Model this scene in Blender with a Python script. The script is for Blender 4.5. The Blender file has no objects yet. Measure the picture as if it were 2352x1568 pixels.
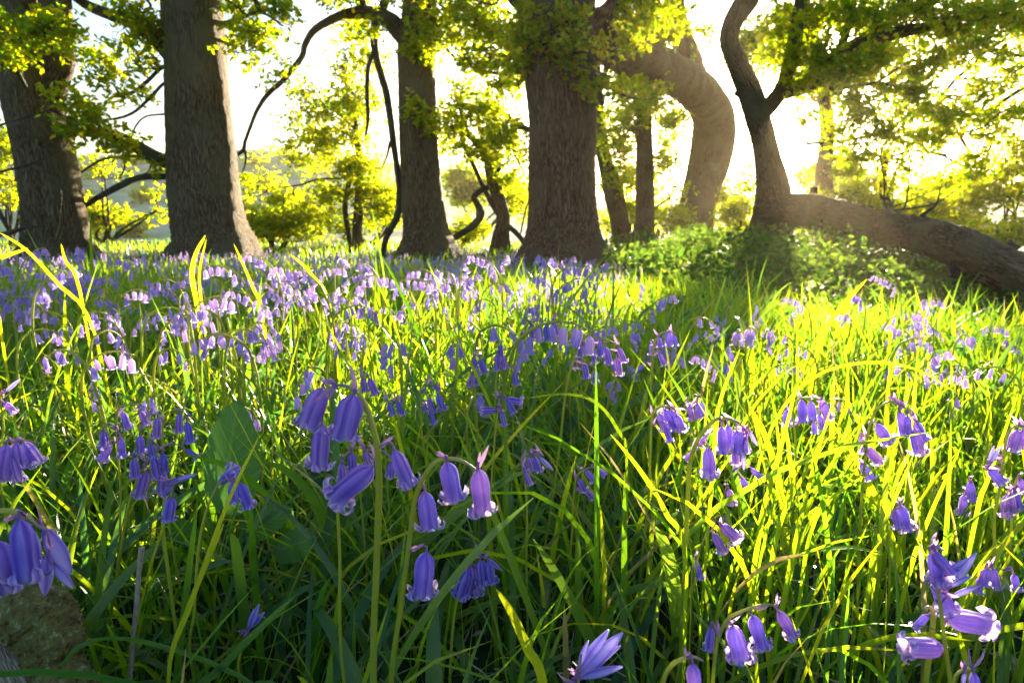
import bpy, math, random
import numpy as np
from mathutils import Vector, Matrix
R = math.radians
rng = np.random.default_rng(11)
random.seed(11)
scene = bpy.context.scene
C = scene.collection

# ------------------------------------------------------------------ camera
CAMH = 0.42
F = 1568.0                      # focal length in the 2352 x 1568 drawing of the view
PITCH = math.atan((784 - 490) / F)
cam = bpy.data.cameras.new('camera'); cam.lens = 24; cam.sensor_width = 36
cam.clip_start = 0.02; cam.clip_end = 2000
cam.dof.use_dof = True; cam.dof.focus_distance = 0.5; cam.dof.aperture_fstop = 18
camo = bpy.data.objects.new('camera', cam); C.objects.link(camo)
camo.location = (0, 0, CAMH); camo.rotation_euler = (R(90) - PITCH, 0, 0)
scene.camera = camo
CP, SP = math.cos(PITCH), math.sin(PITCH)

def ray(px, py):
    a = (px - 1176) / F; b = (784 - py) / F
    return np.array([a, CP + b * SP, b * CP - SP])
def at(px, py, Y):
    d = ray(px, py)
    return np.array([0, 0, CAMH]) + d * (Y / d[1])

# ------------------------------------------------------------------ world and sun
SUND = ray(1810, 322); SUND = SUND / np.linalg.norm(SUND)
ELEV = R(8.0); AZ = math.atan2(SUND[0], SUND[1]) - R(.75)
w = bpy.data.worlds.new('World'); scene.world = w; w.use_nodes = True
nt = w.node_tree; nt.nodes.clear()
wo = nt.nodes.new('ShaderNodeOutputWorld'); bg = nt.nodes.new('ShaderNodeBackground')
sky = nt.nodes.new('ShaderNodeTexSky'); sky.sky_type = 'NISHITA'; sky.sun_disc = False
sky.sun_elevation = ELEV; sky.sun_rotation = AZ; sky.dust_density = 1.8; sky.air_density = 1.0; sky.ozone_density = 2.5
bg.inputs['Strength'].default_value = 0.06
nt.links.new(sky.outputs[0], bg.inputs['Color'])
# the solar disc and its bright aureole, seen through thin high haze
tc = nt.nodes.new('ShaderNodeTexCoord')
dot = nt.nodes.new('ShaderNodeVectorMath'); dot.operation = 'DOT_PRODUCT'
dot.inputs[1].default_value = tuple(SUND)
nt.links.new(tc.outputs['Generated'], dot.inputs[0])
acs = nt.nodes.new('ShaderNodeMath'); acs.operation = 'ARCCOSINE'; nt.links.new(dot.outputs['Value'], acs.inputs[0])
ramp = nt.nodes.new('ShaderNodeValToRGB')
mr = nt.nodes.new('ShaderNodeMapRange'); mr.inputs['From Min'].default_value = 0; mr.inputs['From Max'].default_value = 0.30
nt.links.new(acs.outputs[0], mr.inputs['Value']); nt.links.new(mr.outputs[0], ramp.inputs[0])
ramp.color_ramp.interpolation = 'EASE'
e = ramp.color_ramp.elements
e[0].position = 0.0; e[0].color = (1, 0.86, 0.62, 1)
e[1].position = 1.0; e[1].color = (0, 0, 0, 1)
for p_, v in ((0.13, 1.0), (0.2, 0.12), (0.45, 0.03)):
    x = e.new(p_); x.color = (v, v * 0.86, v * 0.6, 1)
bg2 = nt.nodes.new('ShaderNodeBackground'); bg2.inputs['Strength'].default_value = 8
nt.links.new(ramp.outputs[0], bg2.inputs['Color'])
ad = nt.nodes.new('ShaderNodeAddShader'); nt.links.new(bg.outputs[0], ad.inputs[0]); nt.links.new(bg2.outputs[0], ad.inputs[1])
nt.links.new(ad.outputs[0], wo.inputs['Surface'])

sl = bpy.data.lights.new('sun', 'SUN'); sl.energy = 5.0; sl.angle = R(0.6); sl.color = (1.0, 0.84, 0.62)
so = bpy.data.objects.new('sun', sl); C.objects.link(so)
so.rotation_euler = Vector((math.cos(ELEV) * math.sin(AZ), math.cos(ELEV) * math.cos(AZ), math.sin(ELEV))).to_track_quat('Z', 'Y').to_euler()

vs = scene.view_settings
vs.view_transform = 'Standard'; vs.look = 'None'; vs.gamma = 1; vs.exposure = 2.85
cy = scene.cycles
cy.use_denoising = True; cy.max_bounces = 8; cy.transmission_bounces = 5; cy.diffuse_bounces = 4; cy.glossy_bounces = 2
cy.volume_bounces = 0; cy.sample_clamp_indirect = 6; cy.use_adaptive_sampling = True

# ------------------------------------------------------------------ mesh helpers
class MB:
    """collects vertex / face arrays and links them as ONE mesh object"""
    def __init__(s): s.v = []; s.f = {3: [], 4: []}; s.r = []; s.t = []; s.u = []; s.n = 0
    def add(s, V, Fc, r=0.5, t=0.0, u=0.0):
        V = np.asarray(V, float).reshape(-1, 3); Fc = np.asarray(Fc, int)
        s.v.append(V); s.f[Fc.shape[1]].append(Fc + s.n); k = len(V)
        for L, a in ((s.r, r), (s.t, t), (s.u, u)):
            L.append(np.broadcast_to(np.asarray(a, float), (k,)).copy())
        s.n += k
    def mesh(s, name, mat, smooth=True):
        me = bpy.data.meshes.new(name)
        V = np.concatenate(s.v) if s.v else np.zeros((0, 3))
        f3 = np.concatenate(s.f[3]) if s.f[3] else np.zeros((0, 3), int)
        f4 = np.concatenate(s.f[4]) if s.f[4] else np.zeros((0, 4), int)
        me.vertices.add(len(V)); me.vertices.foreach_set('co', V.astype(np.float32).ravel())
        loops = np.concatenate([f3.ravel(), f4.ravel()]).astype(np.int32)
        tot = np.concatenate([np.full(len(f3), 3), np.full(len(f4), 4)]).astype(np.int32)
        st = np.concatenate([[0], np.cumsum(tot)[:-1]]).astype(np.int32) if len(tot) else tot
        me.loops.add(len(loops)); me.loops.foreach_set('vertex_index', loops)
        me.polygons.add(len(tot)); me.polygons.foreach_set('loop_start', st); me.polygons.foreach_set('loop_total', tot)
        me.polygons.foreach_set('use_smooth', np.full(len(tot), smooth))
        for nm, L in (('rnd', s.r), ('t', s.t), ('u', s.u)):
            a = me.attributes.new(nm, 'FLOAT', 'POINT')
            a.data.foreach_set('value', np.concatenate(L).astype(np.float32))
        me.update(calc_edges=True); me.materials.append(mat)
        return me
    def build(s, name, mat, parent=None, smooth=True, origin=None):
        if origin is not None:
            s.v = [v - np.asarray(origin) for v in s.v]
        me = s.mesh(name, mat, smooth)
        o = bpy.data.objects.new(name, me); C.objects.link(o)
        if parent is not None: o.parent = parent
        elif origin is not None: o.location = tuple(origin)
        return o

def tag(o, label=None, cat=None, group=None, kind=None):
    if label: o['label'] = label
    if cat: o['category'] = cat
    if group: o['group'] = group
    if kind: o['kind'] = kind
    return o
def empty(name, loc, label, cat, group=None):
    o = bpy.data.objects.new(name, None); C.objects.link(o); o.location = tuple(loc); o.empty_display_size = 0.05
    return tag(o, label, cat, group)

def smoothpath(P, n):
    """Catmull-Rom through the rows of P (any number of columns)"""
    P = np.asarray(P, float)
    if len(P) < 3:
        s = np.linspace(0, 1, n)[:, None]; return P[0] * (1 - s) + P[-1] * s
    Q = np.vstack([2 * P[0] - P[1], P, 2 * P[-1] - P[-2]])
    m = len(P) - 1; out = []
    for s in np.linspace(0, m - 1e-9, n):
        i = int(s); f = s - i
        a, b, c, d = Q[i], Q[i + 1], Q[i + 2], Q[i + 3]
        out.append(0.5 * (2 * b + (c - a) * f + (2 * a - 5 * b + 4 * c - d) * f * f + (3 * b - a - 3 * c + d) * f ** 3))
    return np.array(out)

def tube(mb, P, rad, sides=8, n=None, rough=0.0, r=0.5, cap=True, seed=0, lobes=0.0, bark=False):
    """tapering tube along P; rad per control point"""
    P = np.asarray(P, float); rad = np.asarray(rad, float)
    n = n or len(P) * 3
    A = smoothpath(np.hstack([P, rad[:, None]]), n); Q = A[:, :3]; rr = np.maximum(A[:, 3], 1e-5)
    T = np.gradient(Q, axis=0); T /= np.linalg.norm(T, axis=1)[:, None] + 1e-12
    nrm = np.cross(T[0], [0.3, 1, 0.2]); nrm /= np.linalg.norm(nrm)
    g = np.random.default_rng(seed + 5)
    ph = g.uniform(0, 6.28, 8)
    ang = np.arange(sides) * 2 * np.pi / sides
    V = np.zeros((n, sides, 3)); L = np.concatenate([[0], np.cumsum(np.linalg.norm(np.diff(Q, axis=0), axis=1))])
    for i in range(n):
        nrm = nrm - T[i] * nrm.dot(T[i]); nrm /= np.linalg.norm(nrm); b = np.cross(T[i], nrm)
        k = 1 + rough * (0.5 * np.sin(2 * ang + ph[0] + L[i] * 1.3) + 0.4 * np.sin(3 * ang + ph[1] - L[i] * 2.1) + 0.3 * np.sin(5 * ang + ph[2] + 3 * L[i])
                         + 0.35 * np.sin(L[i] * 5 + ph[3]) * np.sin(ang + ph[4]))
        if rough: k = k + rough * 0.25 * g.standard_normal(sides)
        if lobes:
            k = k + lobes * max(0, 1 - L[i] / 0.85) ** 1.6 * (np.sin(5 * ang + ph[5]) * 0.5 + np.sin(3 * ang + ph[6]) * 0.5)
        V[i] = Q[i] + (rr[i] * k)[:, None] * (np.cos(ang)[:, None] * nrm + np.sin(ang)[:, None] * b)
    i, j = np.meshgrid(np.arange(n - 1), np.arange(sides), indexing='ij'); j2 = (j + 1) % sides
    Fc = np.stack([i * sides + j, i * sides + j2, (i + 1) * sides + j2, (i + 1) * sides + j], -1).reshape(-1, 4)
    t = np.repeat(np.linspace(0, 1, n), sides)
    if bark:      # bark coordinates that follow the limb: around it (two axes) and along it
        mb.add(V.reshape(-1, 3), Fc, (np.sin(ang)[None] * rr[:, None]).ravel(), np.repeat(L + seed % 7, sides), (np.cos(ang)[None] * rr[:, None]).ravel())
    else:
        mb.add(V.reshape(-1, 3), Fc, r, t, np.tile(ang / 6.2832, n))
    if cap:
        for e_, flip in ((0, True), (n - 1, False)):
            V2 = np.vstack([V[e_], Q[e_] + T[e_] * (rr[e_] * (0.4 if not flip else -0.4))])
            idx = np.arange(sides); tri = np.stack([idx, (idx + 1) % sides, np.full(sides, sides)], 1)
            if flip: tri = tri[:, ::-1]
            mb.add(V2, tri, r, (L[e_] + seed % 7) if bark else float(e_ > 0), 0)
    return Q

# ------------------------------------------------------------------ materials
def newmat(name):
    m = bpy.data.materials.new(name); m.use_nodes = True
    t = m.node_tree; t.nodes.clear()
    o = t.nodes.new('ShaderNodeOutputMaterial')
    return m, t, o
def nd(t, typ, **kw):
    n = t.nodes.new(typ)
    for k, v in kw.items(): setattr(n, k, v)
    return n
def rampnode(t, src, stops):
    r = t.nodes.new('ShaderNodeValToRGB'); t.links.new(src, r.inputs[0])
    e = r.color_ramp.elements
    e[0].position = stops[0][0]; e[0].color = (*stops[0][1], 1); e[1].position = stops[-1][0]; e[1].color = (*stops[-1][1], 1)
    for p, c in stops[1:-1]:
        x = e.new(p); x.color = (*c, 1)
    return r
def mixc(t, fac, a, b, typ='MIX'):
    m = t.nodes.new('ShaderNodeMix'); m.data_type = 'RGBA'; m.blend_type = typ
    for k, s in ((0, fac), (6, a), (7, b)):
        if isinstance(s, (int, float)): m.inputs[k].default_value = s
        elif isinstance(s, tuple): m.inputs[k].default_value = (*s, 1)
        else: t.links.new(s, m.inputs[k])
    return m.outputs[2]
def attr(t, name):
    a = t.nodes.new('ShaderNodeAttribute'); a.attribute_name = name; return a.outputs['Fac']
def noise(t, scale, detail=4, vec=None, rough=0.5):
    n = t.nodes.new('ShaderNodeTexNoise'); n.inputs['Scale'].default_value = scale; n.inputs['Detail'].default_value = detail
    n.inputs['Roughness'].default_value = rough
    if vec is not None: t.links.new(vec, n.inputs['Vector'])
    return n.outputs['Fac']
def leafshader(t, out, col, tcol, trans, rough=0.45, spec=0.3, bump=None):
    d = nd(t, 'ShaderNodeBsdfPrincipled'); d.inputs['Roughness'].default_value = rough
    d.inputs['Specular IOR Level'].default_value = spec
    t.links.new(col, d.inputs['Base Color'])
    tr = nd(t, 'ShaderNodeBsdfTranslucent'); t.links.new(tcol, tr.inputs['Color'])
    mx = nd(t, 'ShaderNodeMixShader'); mx.inputs[0].default_value = trans
    t.links.new(d.outputs[0], mx.inputs[1]); t.links.new(tr.outputs[0], mx.inputs[2]); t.links.new(mx.outputs[0], out.inputs['Surface'])
    if bump is not None:
        t.links.new(bump, d.inputs['Normal'])

def mat_leaf(name, stops, tstops, trans=0.5, rough=0.5, spec=0.3):
    m, t, o = newmat(name); r = attr(t, 'rnd')
    leafshader(t, o, rampnode(t, r, stops).outputs[0], rampnode(t, r, tstops).outputs[0], trans, rough, spec)
    return m

M = {}
M['oak_leaf'] = mat_leaf('oak_leaf', [(0, (.04, .10, .008)), (.6, (.08, .15, .010)), (1, (.15, .17, .012))],
                         [(0, (.24, .52, .006)), (.5, (.56, .66, .005)), (1, (.90, .62, .006))], .68, .6, .1)
M['shrub_leaf'] = mat_leaf('shrub_leaf', [(0, (.06, .11, .015)), (1, (.14, .18, .02))],
                           [(0, (.26, .50, .006)), (.5, (.60, .66, .006)), (1, (.95, .70, .006))], .66, .6, .1)
M['bramble_leaf'] = mat_leaf('bramble_leaf', [(0, (.016, .05, .012)), (.7, (.035, .08, .016)), (1, (.08, .13, .025))],
                             [(0, (.08, .24, .02)), (1, (.30, .40, .03))], .4, .45, .2)

def mat_grass():
    m, t, o = newmat('grass'); r = attr(t, 'rnd'); tt = attr(t, 't')
    c = rampnode(t, r, [(0, (.018, .085, .018)), (.45, (.03, .125, .018)), (.9, (.07, .18, .02)), (.96, (.16, .16, .04)), (1, (.28, .22, .10))]).outputs[0]
    tc_ = rampnode(t, r, [(0, (.16, .50, .012)), (.4, (.40, .68, .008)), (.9, (.80, .80, .010)), (1, (.6, .45, .15))]).outputs[0]
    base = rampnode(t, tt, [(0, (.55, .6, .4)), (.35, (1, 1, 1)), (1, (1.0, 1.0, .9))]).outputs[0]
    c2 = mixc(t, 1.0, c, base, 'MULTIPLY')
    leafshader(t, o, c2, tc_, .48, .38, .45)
    return m
M['grass'] = mat_grass()
def mat_strap():
    m, t, o = newmat('strap_leaf'); r = attr(t, 'rnd'); u = attr(t, 'u')
    c = rampnode(t, r, [(0, (.02, .075, .025)), (.6, (.035, .11, .03)), (1, (.07, .15, .03))]).outputs[0]
    ve = nd(t, 'ShaderNodeMath', operation='SINE')
    mu = nd(t, 'ShaderNodeMath', operation='MULTIPLY'); mu.inputs[1].default_value = 26; t.links.new(u, mu.inputs[0]); t.links.new(mu.outputs[0], ve.inputs[0])
    b = nd(t, 'ShaderNodeBump'); b.inputs['Strength'].default_value = .25; b.inputs['Distance'].default_value = .0006; t.links.new(ve.outputs[0], b.inputs['Height'])
    tc_ = rampnode(t, r, [(0, (.12, .40, .03)), (1, (.40, .60, .03))]).outputs[0]
    leafshader(t, o, c, tc_, .38, .30, .55, b.outputs[0])
    return m
M['strap'] = mat_strap()
def mat_petal():
    m, t, o = newmat('bluebell_petal'); u = attr(t, 'u'); tt = attr(t, 't'); r = attr(t, 'rnd')
    st = rampnode(t, u, [(0, (.11, .075, .44)), (.10, (.16, .11, .54)), (.35, (.25, .20, .68)), (1, (.48, .42, .86))]).outputs[0]
    tip = rampnode(t, tt, [(0, (.8, .65, .95)), (.25, (.95, .92, 1)), (.75, (1, 1, 1)), (1, (1.35, 1.3, 1.1))]).outputs[0]
    c = mixc(t, 1.0, st, tip, 'MULTIPLY')
    pk = rampnode(t, r, [(0, (.85, .95, 1.05)), (.6, (1.15, 1.05, 1)), (1, (1.5, 1.3, 1.02))]).outputs[0]
    c = mixc(t, 1.0, c, pk, 'MULTIPLY')
    tcx = nd(t, 'ShaderNodeTexCoord'); mpx = nd(t, 'ShaderNodeMapping'); mpx.inputs['Scale'].default_value = (14, 14, 1.2); t.links.new(tcx.outputs['Object'], mpx.inputs['Vector'])
    vn = noise(t, 1.6, 4, mpx.outputs[0], .6)
    c = mixc(t, 1.0, c, rampnode(t, vn, [(.3, (.72, .70, .86)), (.55, (1, 1, 1)), (.75, (1.25, 1.2, 1.05))]).outputs[0], 'MULTIPLY')
    tcl = mixc(t, 1.0, rampnode(t, u, [(0, (.38, .28, .80)), (.3, (.58, .46, .93)), (.7, (.78, .69, 1.0)), (1, (.93, .88, 1.0))]).outputs[0], pk, 'MULTIPLY')
    bp = nd(t, 'ShaderNodeBump'); bp.inputs['Strength'].default_value = .35; bp.inputs['Distance'].default_value = .0006; t.links.new(vn, bp.inputs['Height'])
    leafshader(t, o, c, tcl, .64, .6, .2, bp.outputs[0])
    return m
M['petal'] = mat_petal()
def mat_stem():
    m, t, o = newmat('bluebell_stem'); tt = attr(t, 't')
    c = rampnode(t, tt, [(0, (.16, .26, .03)), (.6, (.56, .52, .05)), (.85, (.52, .40, .16)), (1, (.30, .15, .34))]).outputs[0]  # yellow middle is brightened: sunlight on the stems put into their colour
    p = nd(t, 'ShaderNodeBsdfPrincipled'); t.links.new(c, p.inputs['Base Color']); p.inputs['Roughness'].default_value = .4
    tr = nd(t, 'ShaderNodeBsdfTranslucent'); tr.inputs['Color'].default_value = (.5, .55, .05, 1)
    mx = nd(t, 'ShaderNodeMixShader'); mx.inputs[0].default_value = .3
    t.links.new(p.outputs[0], mx.inputs[1]); t.links.new(tr.outputs[0], mx.inputs[2]); t.links.new(mx.outputs[0], o.inputs['Surface'])
    return m
M['stem'] = mat_stem()
M['bract'] = mat_leaf('bluebell_bract', [(0, (.22, .11, .40)), (1, (.34, .20, .46))], [(0, (.6, .3, .7)), (1, (.8, .5, .8))], .45)

def mat_bark(name, c1, c2, c3, sx=11, moss=0.25):
    m, t, o = newmat(name)
    tc = nd(t, 'ShaderNodeTexCoord'); mp = nd(t, 'ShaderNodeMapping'); mp.inputs['Scale'].default_value = (sx, sx, sx * .13)
    cmb = nd(t, 'ShaderNodeCombineXYZ')
    for nm_, k_ in (('u', 0), ('rnd', 1), ('t', 2)): t.links.new(attr(t, nm_), cmb.inputs[k_])
    t.links.new(cmb.outputs[0], mp.inputs['Vector'])
    wn = noise(t, 1.3, 3, mp.outputs[0])
    v = nd(t, 'ShaderNodeTexVoronoi', feature='DISTANCE_TO_EDGE'); v.inputs['Scale'].default_value = 2.2
    wv = nd(t, 'ShaderNodeVectorMath', operation='MULTIPLY_ADD'); wv.inputs[1].default_value = (2.6, 2.6, 2.6)
    nn = nd(t, 'ShaderNodeTexNoise'); nn.inputs['Scale'].default_value = 1.1; nn.inputs['Detail'].default_value = 3; t.links.new(mp.outputs[0], nn.inputs['Vector'])
    t.links.new(nn.outputs['Color'], wv.inputs[0]); t.links.new(mp.outputs[0], wv.inputs[2]); t.links.new(wv.outputs[0], v.inputs['Vector'])
    cr = rampnode(t, v.outputs['Distance'], [(0, (0, 0, 0)), (.12, (.55, .55, .55)), (.4, (1, 1, 1))]).outputs[0]
    fine = noise(t, 9, 5, mp.outputs[0], .65)
    h = mixc(t, .35, cr, fine)
    col = mixc(t, cr, c1, c2)
    big = noise(t, 2.2, 4, tc.outputs['Object'])
    col = mixc(t, rampnode(t, big, [(.45, (0, 0, 0)), (.65, (1, 1, 1))]).outputs[0], col, c3)
    col = mixc(t, .5, col, mixc(t, fine, (.35, .35, .35), (1.4, 1.4, 1.4)), 'MULTIPLY')
    if moss:
        mo = rampnode(t, noise(t, 3.4, 5, tc.outputs['Object'], .7), [(.5, (0, 0, 0)), (.72, (moss, moss, moss))]).outputs[0]
        col = mixc(t, mo, col, (.07, .10, .025))
    b = nd(t, 'ShaderNodeBump'); b.inputs['Strength'].default_value = .9; b.inputs['Distance'].default_value = .035; t.links.new(h, b.inputs['Height'])
    p = nd(t, 'ShaderNodeBsdfPrincipled'); t.links.new(col, p.inputs['Base Color']); t.links.new(b.outputs[0], p.inputs['Normal'])
    p.inputs['Roughness'].default_value = .85; p.inputs['Specular IOR Level'].default_value = .2
    t.links.new(p.outputs[0], o.inputs['Surface'])
    return m
M['bark'] = mat_bark('oak_bark', (.05, .032, .016), (.25, .17, .095), (.18, .145, .075), sx=15)
M['bark_warm'] = mat_bark('reddish_oak_bark', (.055, .028, .016), (.28, .15, .085), (.19, .12, .065), sx=14)
M['bark_thin'] = mat_bark('branch_bark', (.05, .04, .03), (.14, .11, .08), (.12, .12, .06), sx=20, moss=.6)

def mat_plain(name, stops, scale, rough=.8, bump=.0, dist=.01, detail=6, stretch=None):
    m, t, o = newmat(name); tc = nd(t, 'ShaderNodeTexCoord'); vec = tc.outputs['Object']
    if stretch:
        mp = nd(t, 'ShaderNodeMapping'); mp.inputs['Scale'].default_value = stretch; t.links.new(vec, mp.inputs['Vector']); vec = mp.outputs[0]
    n = noise(t, scale, detail, vec, .6)
    p = nd(t, 'ShaderNodeBsdfPrincipled'); p.inputs['Roughness'].default_value = rough; p.inputs['Specular IOR Level'].default_value = .2
    t.links.new(rampnode(t, n, stops).outputs[0], p.inputs['Base Color'])
    if bump:
        b = nd(t, 'ShaderNodeBump'); b.inputs['Strength'].default_value = bump; b.inputs['Distance'].default_value = dist
        t.links.new(n, b.inputs['Height']); t.links.new(b.outputs[0], p.inputs['Normal'])
    t.links.new(p.outputs[0], o.inputs['Surface']); return m
M['soil'] = mat_plain('woodland_ground', [(.3, (.012, .016, .006)), (.5, (.02, .035, .010)), (.7, (.035, .055, .014))], 9, .9, .6, .02)
M['hill'] = mat_plain('hillside', [(.3, (.20, .34, .12)), (.45, (.34, .46, .22)), (.52, (.42, .50, .30)), (.6, (.52, .46, .38)), (.7, (.34, .46, .22))], .5, .9, .4, .6, 9)  # lightened all over: the pallor of distant haze put into the hill's colour
M['wood'] = mat_plain('bare_wood', [(.3, (.12, .09, .055)), (.5, (.24, .19, .13)), (.75, (.36, .30, .23))], 110, .8, .8, .003, 9, (1, .5, .25))
M['bark_log'] = mat_plain('mossy_log_bark', [(.3, (.045, .03, .012)), (.42, (.15, .105, .04)), (.5, (.20, .17, .05)), (.57, (.15, .17, .045)), (.68, (.42, .36, .22))], 210, .95, 1.0, .007, 12, (1, .8, .55))
M['bare_wood'] = mat_bark('bare_log_wood', (.16, .11, .07), (.42, .34, .25), (.30, .24, .16), sx=150, moss=0)
M['bare_wood'].node_tree.nodes['Bump'].inputs['Distance'].default_value = .0015
M['straw'] = mat_plain('dry_stalk', [(.3, (.26, .19, .14)), (.7, (.46, .36, .28))], 120, .7)

# ------------------------------------------------------------------ terrain
def sstep(a, b, x):
    k = np.clip((x - a) / (b - a), 0, 1); return k * k * (3 - 2 * k)
def gz(x, y):
    x = np.asarray(x, float); y = np.asarray(y, float)
    z = -0.21 * sstep(1.0, 8.0, y) - 0.9 * sstep(14, 34, y)
    z = z + 0.012 * np.sin(x * 3.1 + 1) * np.sin(y * 2.3) + 0.02 * np.sin(x * .9 + y * .7)
    z = z - 0.34 * sstep(.5, 2.8, x) * sstep(1.1, 3.8, y)
    z = z + 0.03 * sstep(.3, 1.6, -x) * sstep(3, 1, y)
    return z
def grid(name, xs, ys, zf, mat):
    X, Y = np.meshgrid(xs, ys, indexing='xy'); Z = zf(X, Y)
    mb = MB(); nx, ny = len(xs), len(ys)
    i, j = np.meshgrid(np.arange(ny - 1), np.arange(nx - 1), indexing='ij')
    Fc = np.stack([i * nx + j, i * nx + j + 1, (i + 1) * nx + j + 1, (i + 1) * nx + j], -1).reshape(-1, 4)
    mb.add(np.stack([X, Y, Z], -1), Fc); return mb.build(name, mat)
gx = np.concatenate([-np.geomspace(400, 4, 30), np.linspace(-3.8, 3.8, 60), np.geomspace(4, 400, 30)])
gy = np.concatenate([-np.geomspace(60, 2, 10), np.linspace(-1.8, 8, 70), np.geomspace(8.3, 420, 50)])
tag(grid('ground', gx, gy, gz, M['soil']), 'dark woodland soil under the grass and bluebells', 'ground', kind='structure')
def hillz(X, Y):
    pxl = 1176 + X / Y * F
    k = 1 - sstep(700, 1500, pxl) * .62
    prof = 9.2 * sstep(24, 92, Y) ** 1.1 * k
    return -1.35 + prof + .35 * np.sin(X * .21 + Y * .1) * sstep(30, 60, Y) + .12 * np.sin(X * 1.1) * np.sin(Y * .9) - sstep(110, 200, Y) * 4
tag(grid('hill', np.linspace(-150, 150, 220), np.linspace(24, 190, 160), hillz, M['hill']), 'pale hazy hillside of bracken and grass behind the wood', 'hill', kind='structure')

# ------------------------------------------------------------------ foliage
LEAF = np.array([[0, 0, 0], [.28, .3, .05], [.22, .62, .10], [0, 1.0, 0.02], [-.22, .62, .10], [-.28, .3, .05], [0, .45, -.02]])
LEAFF = np.array([[0, 1, 6], [1, 2, 6], [2, 3, 6], [3, 4, 6], [4, 5, 6], [5, 0, 6]])
def frames(nrm, g):
    """random rotation matrices whose Z is roughly nrm"""
    n = len(nrm); z = nrm / np.linalg.norm(nrm, axis=1)[:, None]
    a = g.standard_normal((n, 3)); x = np.cross(a, z); x /= np.linalg.norm(x, axis=1)[:, None]; y = np.cross(z, x)
    return np.stack([x, y, z], -1)
def leaves(mb, P, size, g, up=.7, lift=None):
    n = len(P); size = size * 1.12
    nr = g.standard_normal((n, 3)); nr[:, 2] = np.abs(nr[:, 2]) + up
    Rm = frames(nr, g); s = size * g.uniform(.6, 1.3, n)
    V = np.einsum('nij,kj->nki', Rm, LEAF) * s[:, None, None] + P[:, None, :]
    Fc = (LEAFF[None] + (np.arange(n) * 7)[:, None, None]).reshape(-1, 3)
    mb.add(V.reshape(-1, 3), Fc, np.repeat(np.clip(g.normal(.45, .25, n), 0, 1), 7))

def foliage(leafmb, twigmb, anchors, blob, size, g):
    """blob = (px,py,rx,ry,Y,depth,clusters,leaves). Twigs run out from the limbs to leaf clusters."""
    px, py, rx, ry, Y, dep, nc, nl = blob; nc = int(nc * 1.35); nl = int(nl * 1.4)
    c = at(px, py, Y); rx_ = rx / F * Y; ry_ = ry / F * Y
    A = np.asarray(anchors)
    d = g.standard_normal((nc, 3)); d /= np.linalg.norm(d, axis=1)[:, None]; d *= (g.uniform(0, 1, nc) ** .45)[:, None]
    K = c + d * [rx_, dep, ry_]
    # sub-centres give big clumps and holes
    sc = c + (g.uniform(-1, 1, (max(3, nc // 9), 3))) * [rx_, dep, ry_] * .85
    for i, k in enumerate(K):
        j = np.argmin(((sc - k) ** 2).sum(1)); K[i] = k * .55 + sc[j] * .45 + g.standard_normal(3) * .03 * Y / 8
    hubs = []
    for s in sc:
        a = A[np.argmin(((A - s) ** 2).sum(1))]
        L = np.linalg.norm(s - a)
        if L < .02: s = s + .05
        mid = (a + s) / 2 + g.standard_normal(3) * L * .10
        q = np.array([a, (a * .6 + mid * .4) + g.standard_normal(3) * L * .04, mid, mid * .45 + s * .55 + g.standard_normal(3) * L * .05, s])
        r0 = min(.028, .004 + L * .012) * (Y / 8) ** .5
        tube(twigmb, q, [r0, r0 * .8, r0 * .6, r0 * .45, r0 * .3], 5, 12, .05, cap=False, seed=int(g.integers(1e6)), bark=True)
        hubs.append(smoothpath(q, 8)[4:])
    H = np.concatenate(hubs)
    allp = []
    for k in K:
        h = H[np.argmin(((H - k) ** 2).sum(1))]
        L = np.linalg.norm(k - h)
        q = np.array([h, (h + k) / 2 + g.standard_normal(3) * L * .15, k])
        if L > .02: tube(twigmb, q, [.0045 * Y / 8, .003 * Y / 8, .0015 * Y / 8], 3, 5, cap=False, seed=1, bark=True)
        s = g.uniform(.45, 1.1, nl)[:, None]
        allp.append(h * (1 - s) + k * s + g.standard_normal((nl, 3)) * [.10, .10, .065] * (Y / 8) ** .7)
    A_ = np.concatenate(allp); A_ = A_[g.permutation(len(A_))[:max(4, len(A_) // 5)]]     # leaf rosettes at the shoot tips
    A_ = np.repeat(A_, 5, 0) + g.standard_normal((len(A_) * 5, 3)) * size * .22
    leaves(leafmb, A_, size, g, up=.35)

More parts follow.
